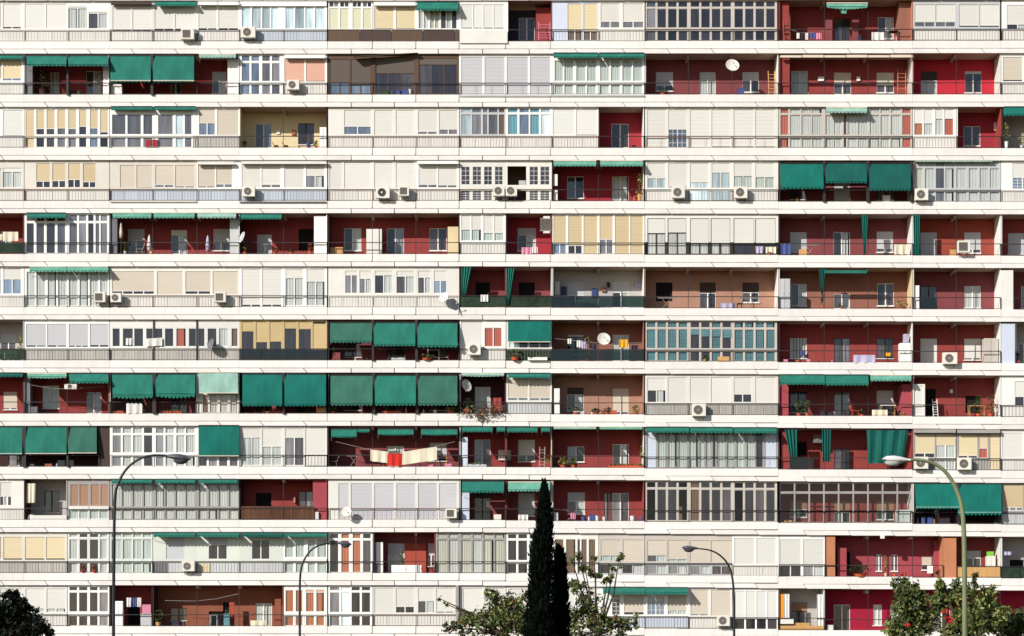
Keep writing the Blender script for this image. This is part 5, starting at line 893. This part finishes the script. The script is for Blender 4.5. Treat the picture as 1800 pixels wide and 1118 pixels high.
# ------------------------------------------------------------------ street lamps
def P3(px, py, dist):      # a point on the sight of facade measure px,py standing `dist` from the facade
    return Vector((X(px, -dist), -dist, Z(py, -dist)))
def lamp(pts, dist, rad, m, head, hm, label, hl=1.0, glassm=None, hw=.16):
    base = P3(pts[0][0], HY, dist); base.z = 0; org = tuple(base)
    T = empty('street_lamp', org); tag(T, label, 'street lamp', 'street lamps')
    P = [P3(a, b, dist) for a, b in pts]; Q = [Vector((P[0].x, P[0].y, 0))] + P
    # smooth the bend
    def cr(p0, p1, p2, p3, t): return .5 * ((2 * p1) + (-p0 + p2) * t + (2 * p0 - 5 * p1 + 4 * p2 - p3) * t * t + (-p0 + 3 * p1 - 3 * p2 + p3) * t ** 3)
    S_ = []
    for i in range(len(Q) - 1):
        a = Q[max(0, i - 1)]; d_ = Q[min(len(Q) - 1, i + 2)]
        for k in range(6): S_.append(cr(a, Q[i], Q[i + 1], d_, k / 6))
    S_.append(Q[-1]); n = len(S_)
    mb = MB(); mb.tube([tuple(p) for p in S_], [rad * (1.15 - .55 * i / n) for i in range(n)], m, 12); mb.build('pole', T, org, True)
    mb = MB(); mb.tube([(org[0], org[1], 0), (org[0], org[1], .9)], rad * 1.7, m, 12); mb.build('pole_base', T, org)
    (ax, ay), (bx, by) = head; A = P3(ax, ay, dist); B = P3(bx, by, dist); L_ = B - A
    prof = [(0, .3), (.12, .45), (.35, .8), (.6, 1), (.85, .8), (1, .25)]
    mb = MB(); n = 14; i0 = len(mb.v); up = Vector((0, 0, 1)); sd = Vector((0, 1, 0))
    for t, q in prof:
        for j in range(n):
            a = 6.2832 * j / n; zz = math.sin(a) * hw * q * (.75 if math.sin(a) > 0 else .55); mb.v.append(tuple(A + L_ * t + up * zz + sd * math.cos(a) * hw * q))
    for k in range(len(prof) - 1):
        for j in range(n): mb.f.append((i0 + k * n + j, i0 + k * n + (j + 1) % n, i0 + (k + 1) * n + (j + 1) % n, i0 + (k + 1) * n + j)); mb.m.append(hm)
    mb.f.append(tuple(i0 + j for j in range(n))); mb.m.append(hm); mb.f.append(tuple(i0 + (len(prof) - 1) * n + j for j in range(n))[::-1]); mb.m.append(hm)
    H_ = mb.build('lamp_head', T, org, True)
    mb = MB(); c = A + L_ * .62 - up * hw * .35; i0 = 0; rr_ = L_.length * .3
    for k in range(5):
        t = k / 4 * math.pi / 2
        for j in range(n): a = 6.2832 * j / n; mb.v.append(tuple(c + Vector((math.cos(a) * rr_ * math.cos(t) , math.sin(a) * hw * .85 * math.cos(t), -math.sin(t) * hw * .9))))
    for k in range(4):
        for j in range(n): mb.f.append((k * n + j, (k + 1) * n + j, (k + 1) * n + (j + 1) % n, k * n + (j + 1) % n)); mb.m.append(glassm or 'grey')
    mb.build('lamp_bowl', H_, (0, 0, 0), True).location = (-org[0], -org[1], -org[2])
lamp([(199.5, 1118), (200, 1000), (202, 880), (208, 850), (222, 825), (243, 808), (268, 800.5), (296, 801)], 32, .06, 'lampk', ((290, 801.5), (335, 807)), 'lamphead', 'tall dark street lamp with long curved arm, leftmost of the four street lamps', glassm='lamphead', hw=.2)
lamp([(527, 1118), (527, 1050), (528, 1010), (533, 988), (545, 969), (560, 959), (578, 954.5), (592, 954)], 18, .052, 'lampk', ((590, 954), (618, 957)), 'lamphead', 'thin dark street lamp whose head points right, in front of glazed white balconies', glassm='lamphead', hw=.15)
lamp([(1290.5, 1118), (1290, 1050), (1287, 1014), (1279, 991), (1264, 975), (1247, 967), (1228, 964.5)], 18, .052, 'lampk', ((1230, 964.5), (1199, 963)), 'lamphead', 'thin dark street lamp whose head points left over the beige shutters', glassm='lamphead', hw=.15)
lamp([(1696, 1118), (1695.5, 1000), (1694, 930), (1690, 888), (1680, 858), (1664, 832), (1644, 816), (1620, 809), (1600, 808)], 40, .085, 'lampg', ((1600, 809), (1551, 807)), 'lampw', 'greenish street lamp with white head, rightmost of the four street lamps', glassm='grey', hw=.19)

# ------------------------------------------------------------------ trees
def tree(name, dist, blobs, leaves, lsz, label, cat='tree', trunk=(0, .12), extra=None, dens=None, seed=1, fill=1.0, yscale=1.0):
    rnd = random.Random(seed); bx = trunk[0]; base = P3(bx, HY, dist); base.z = 0; org = tuple(base); T = empty(name, org); tag(T, label, cat)
    mb = MB(); rad = trunk[1]; low = max(b[1] for b in blobs)
    fork = P3(bx, min(HY - 2, low + 4), dist)
    mb.tube([org, tuple((base + fork) / 2 + Vector((.05, 0, 0))), tuple(fork)], [rad * 1.3, rad, rad * .85], 'bark', 10); mb.build('trunk', T, org, True)
    cr = MB(); sc = S * (D - dist) / D
    for (cx, cy, rx, ry, n) in blobs:
        c = P3(cx, cy, dist); dy = rnd.uniform(-.5, .5) * rx * sc; c.y += dy
        mid = (fork + c) / 2 + Vector((rnd.gauss(0, .1), rnd.gauss(0, .1), .1)); lm = MB(); lm.tube([tuple(fork), tuple(mid), tuple(c)], [rad * .6, rad * .35, rad * .12], 'bark', 6); lm.build('limb', T, org)
        tips = []
        for i in range(max(5, int(n / 22))):
            a, u = rnd.uniform(0, 6.28), rnd.uniform(-1, 1); q = (rnd.random() ** .4); h = math.sqrt(1 - u * u)
            tips.append(c + Vector((rx * sc * q * h * math.cos(a), rx * sc * q * h * math.sin(a) * yscale, ry * sc * q * u)))
        for tp in tips:
            m2 = (c + tp) / 2 + Vector((rnd.gauss(0, .04), rnd.gauss(0, .04), -.03)); cr.tube([tuple(c), tuple(m2), tuple(tp)], [.018, .012, .005], 'bark', 4)
        for i in range(n):
            tp = rnd.choice(tips); s_ = min(rx, ry) * sc * .2; p = tp + Vector((rnd.gauss(0, s_), rnd.gauss(0, s_ * 1.2), rnd.gauss(0, s_)))
            cr.leaf(tuple(p), lsz * rnd.uniform(.55, 1.3), rnd.choices([l[0] for l in leaves], [l[1] for l in leaves])[0], rnd, .6)
    cr.build('crown', T, org)
    return T
# cypresses
def cypress(dist, prof, label, seed, n=9000, lean=0):
    rnd = random.Random(seed); cx = prof[-1][1]; base = P3(cx, HY, dist); base.z = 0; org = tuple(base); T = empty('cypress_tree', org); tag(T, label, 'tree')
    sc = S * (D - dist) / D; mb = MB(); mb.tube([org, tuple(P3(prof[-1][1], 1100, dist)), tuple(P3(prof[2][1], prof[2][0], dist))], [.16, .13, .03], 'bark', 10); mb.build('trunk', T, org)
    def at(y):
        for a, b in zip(prof[:-1], prof[1:]):
            if a[0] <= y <= b[0]:
                t = (y - a[0]) / (b[0] - a[0]); return a[1] + (b[1] - a[1]) * t, a[2] + (b[2] - a[2]) * t
        return prof[-1][1], prof[-1][2]
    y0, y1 = prof[0][0], prof[-1][0]; cr = MB()
    # dense core body, irregular
    for k in range(26):
        pass
    nr = 40; ns = 14; ph = [rnd.uniform(0, 6) for _ in range(4)]
    for k in range(nr + 1):
        y = y0 + (y1 - y0) * k / nr; c, hw = at(y)
        for j in range(ns):
            a = 6.2832 * j / ns; q = hw * .74 * (1 + .12 * math.sin(3 * a + k * .9 + ph[0]) + .1 * math.sin(5 * a - k * 1.7 + ph[1])); p = P3(c, y, dist)
            cr.v.append((p.x + math.cos(a) * q * sc, p.y + math.sin(a) * q * sc, p.z))
    for k in range(nr):
        for j in range(ns): cr.f.append((k * ns + j, k * ns + (j + 1) % ns, (k + 1) * ns + (j + 1) % ns, (k + 1) * ns + j)); cr.m.append('cyp')
    for i in range(n):
        y = y0 + (y1 - y0) * rnd.random() ** .85; c, hw = at(y); a = rnd.uniform(0, 6.28); clump = 1 + .12 * math.sin(y * .45 + a * 3) + .10 * math.sin(y * .17 + a * 5 + 2)
        q = hw * .93 * rnd.uniform(.7, 1.08) * clump * (1 + (.25 if rnd.random() < .06 else 0)); p = P3(c, y, dist) + Vector((math.cos(a) * q * sc, math.sin(a) * q * sc, 0))
        sz = rnd.uniform(.05, .12); o_ = Vector((math.cos(a) * .35, math.sin(a) * .35, 1)).normalized(); sd = o_.cross(Vector((rnd.gauss(0, 1), rnd.gauss(0, 1), 0))).normalized() * sz * .3
        cr.quad(tuple(p - sd), tuple(p + sd), tuple(p + o_ * sz * 1.5 + sd * .2), tuple(p + o_ * sz * 1.5 - sd * .2), 'cyp')
    cr.build('crown', T, org)
cypress(38, [(846, 956, 1), (862, 957, 5), (880, 957, 8), (900, 957, 11.5), (930, 957, 14), (950, 954, 17), (985, 952, 19.5), (1030, 951, 21), (1070, 949, 24), (1118, 947, 28), (1180, 947, 24)], 'tall narrow dark cypress in front of the white facade, the taller of the two cypresses', 3)
cypress(37, [(960, 981, 2), (966, 982, 6), (980, 984, 9), (1010, 985, 11), (1050, 986, 13), (1090, 984, 17), (1118, 982, 19), (1180, 980, 21)], 'shorter dark cypress growing close beside the tall one on its right side', 4, 4500)
tree('persimmon_tree', 22, [(872, 1072, 27, 27, 800), (864, 1046, 11, 15, 180), (905, 1062, 22, 23, 480), (900, 1095, 32, 24, 800), (840, 1095, 28, 24, 560), (815, 1085, 20, 14, 220), (797, 1105, 18, 15, 240), (925, 1040, 9, 10, 50), (772, 1052, 5, 7, 16), (785, 1062, 7, 5, 22), (925, 1085, 22, 28, 300), (870, 1112, 60, 16, 500)],
     [('leafy', 3), ('leafg', 6), ('leafm', 4), ('leafr', .25), ('leafd', 5)], .1, 'yellowing leafy tree left of the dark cypresses, with a few reddish leaves', trunk=(888, .12), seed=5)
tree('persimmon_tree', 20, [(1038, 1062, 26, 17, 480), (1012, 1092, 26, 24, 560), (1050, 1095, 32, 24, 700), (1085, 1100, 24, 18, 420), (1110, 1095, 14, 12, 110), (1120, 1084, 7, 8, 40), (1005, 1024, 16, 13, 170), (1028, 998, 9, 13, 110), (1048, 1010, 17, 10, 160), (1018, 978, 9, 10, 70), (1088, 980, 8, 18, 150), (1068, 1018, 16, 9, 130), (1078, 1000, 7, 10, 60), (1024, 1040, 22, 14, 160), (1045, 978, 6, 8, 30), (1040, 1112, 80, 12, 360), (1006, 985, 6, 8, 20)],
     [('leafy', 3), ('leafg', 6), ('leafm', 4), ('leafr', .25), ('leafd', 5)], .1, 'sparse yellow green tree right of the dark cypresses, with long bare sprays', trunk=(1052, .11), seed=6)
tree('evergreen_tree', 40, [(22, 1046, 14, 12, 420), (18, 1075, 24, 22, 1400), (48, 1085, 18, 20, 1100), (62, 1100, 22, 18, 1100), (20, 1108, 40, 22, 2200), (84, 1113, 12, 9, 200), (40, 1062, 10, 10, 300), (-14, 1080, 30, 40, 1500)],
     [('leafk', 8), ('leafd', 2)], .085, 'dark evergreen tree with small glossy leaves at the bottom left corner', trunk=(15, .12), seed=7)
tree('leafy_tree', 25, [(1582, 1030, 14, 20, 420), (1596, 1062, 26, 24, 1000), (1600, 1098, 40, 26, 1700), (1570, 1108, 14, 14, 250), (1612, 1040, 14, 18, 420), (1630, 1085, 24, 24, 900)],
     [('leafd', 1), ('leafg', 4), ('leafm', 5), ('leafy', 1)], .11, 'leafy green tree with a narrow top, left of the greenish lamp', trunk=(1604, .13), seed=8)
tree('leafy_tree', 26, [(1652, 1020, 10, 18, 300), (1658, 1055, 22, 26, 900), (1690, 1042, 22, 22, 700), (1705, 1080, 30, 30, 1300), (1738, 1048, 14, 20, 420), (1748, 1085, 24, 28, 900), (1690, 1108, 50, 20, 1300), (1713, 1024, 8, 14, 150)],
     [('leafg', 4), ('leafm', 6), ('leafy', 2), ('leafd', 1)], .11, 'bright green leafy tree standing behind the greenish lamp pole', trunk=(1692, .14), seed=9)
tree('leafy_tree', 24, [(1785, 1092, 22, 20, 700), (1770, 1112, 26, 14, 500), (1800, 1110, 20, 16, 500)], [('leafd', 5), ('leafg', 4), ('leafm', 2)], .12, 'low dark leafy tree in the bottom right corner', trunk=(1790, .12), seed=10)
tree('flowering_shrub', 28, [(1668, 1086, 9, 9, 60), (1660, 1076, 5, 5, 22), (1597, 1100, 5, 3, 16)], [('flower', 1)], .09, 'shrub with red flowers between the two green trees', 'shrub', (1660, .05), seed=12)

# ------------------------------------------------------------------ labels that single things out
from collections import defaultdict
by = defaultdict(list)
for e in REG: by[(e[2], e[3])].append(e)
plc = ['topmost row', 'second row from top', 'third row from top', 'fourth row from top', 'fifth row from top', 'sixth row from top', 'seventh row from top', 'eighth row from top', 'fourth row from bottom', 'third row from bottom', 'second row from bottom', 'bottom row']
for (cat, r), L_ in by.items():
    L_.sort(key=lambda e: e[4]); n = len(L_); sc_ = cat.split()[-1]
    for i, e in enumerate(L_):
        if n == 1: w_ = 'the only %s in the %s' % (sc_, plc[r])
        elif i == 0: w_ = 'leftmost %s in the %s' % (sc_, plc[r])
        elif i == n - 1: w_ = 'rightmost %s in the %s' % (sc_, plc[r])
        else: w_ = '%s %s from left, %s' % (ORD[i + 1] if i + 1 < len(ORD) else 'number %d' % (i + 1), sc_, plc[r])
        lab = e[1] + ', ' + w_; ws = lab.split()
        if len(ws) > 16: lab = ' '.join(e[1].split()[:16 - len(w_.split())]) + ', ' + w_
        e[0]['label'] = lab
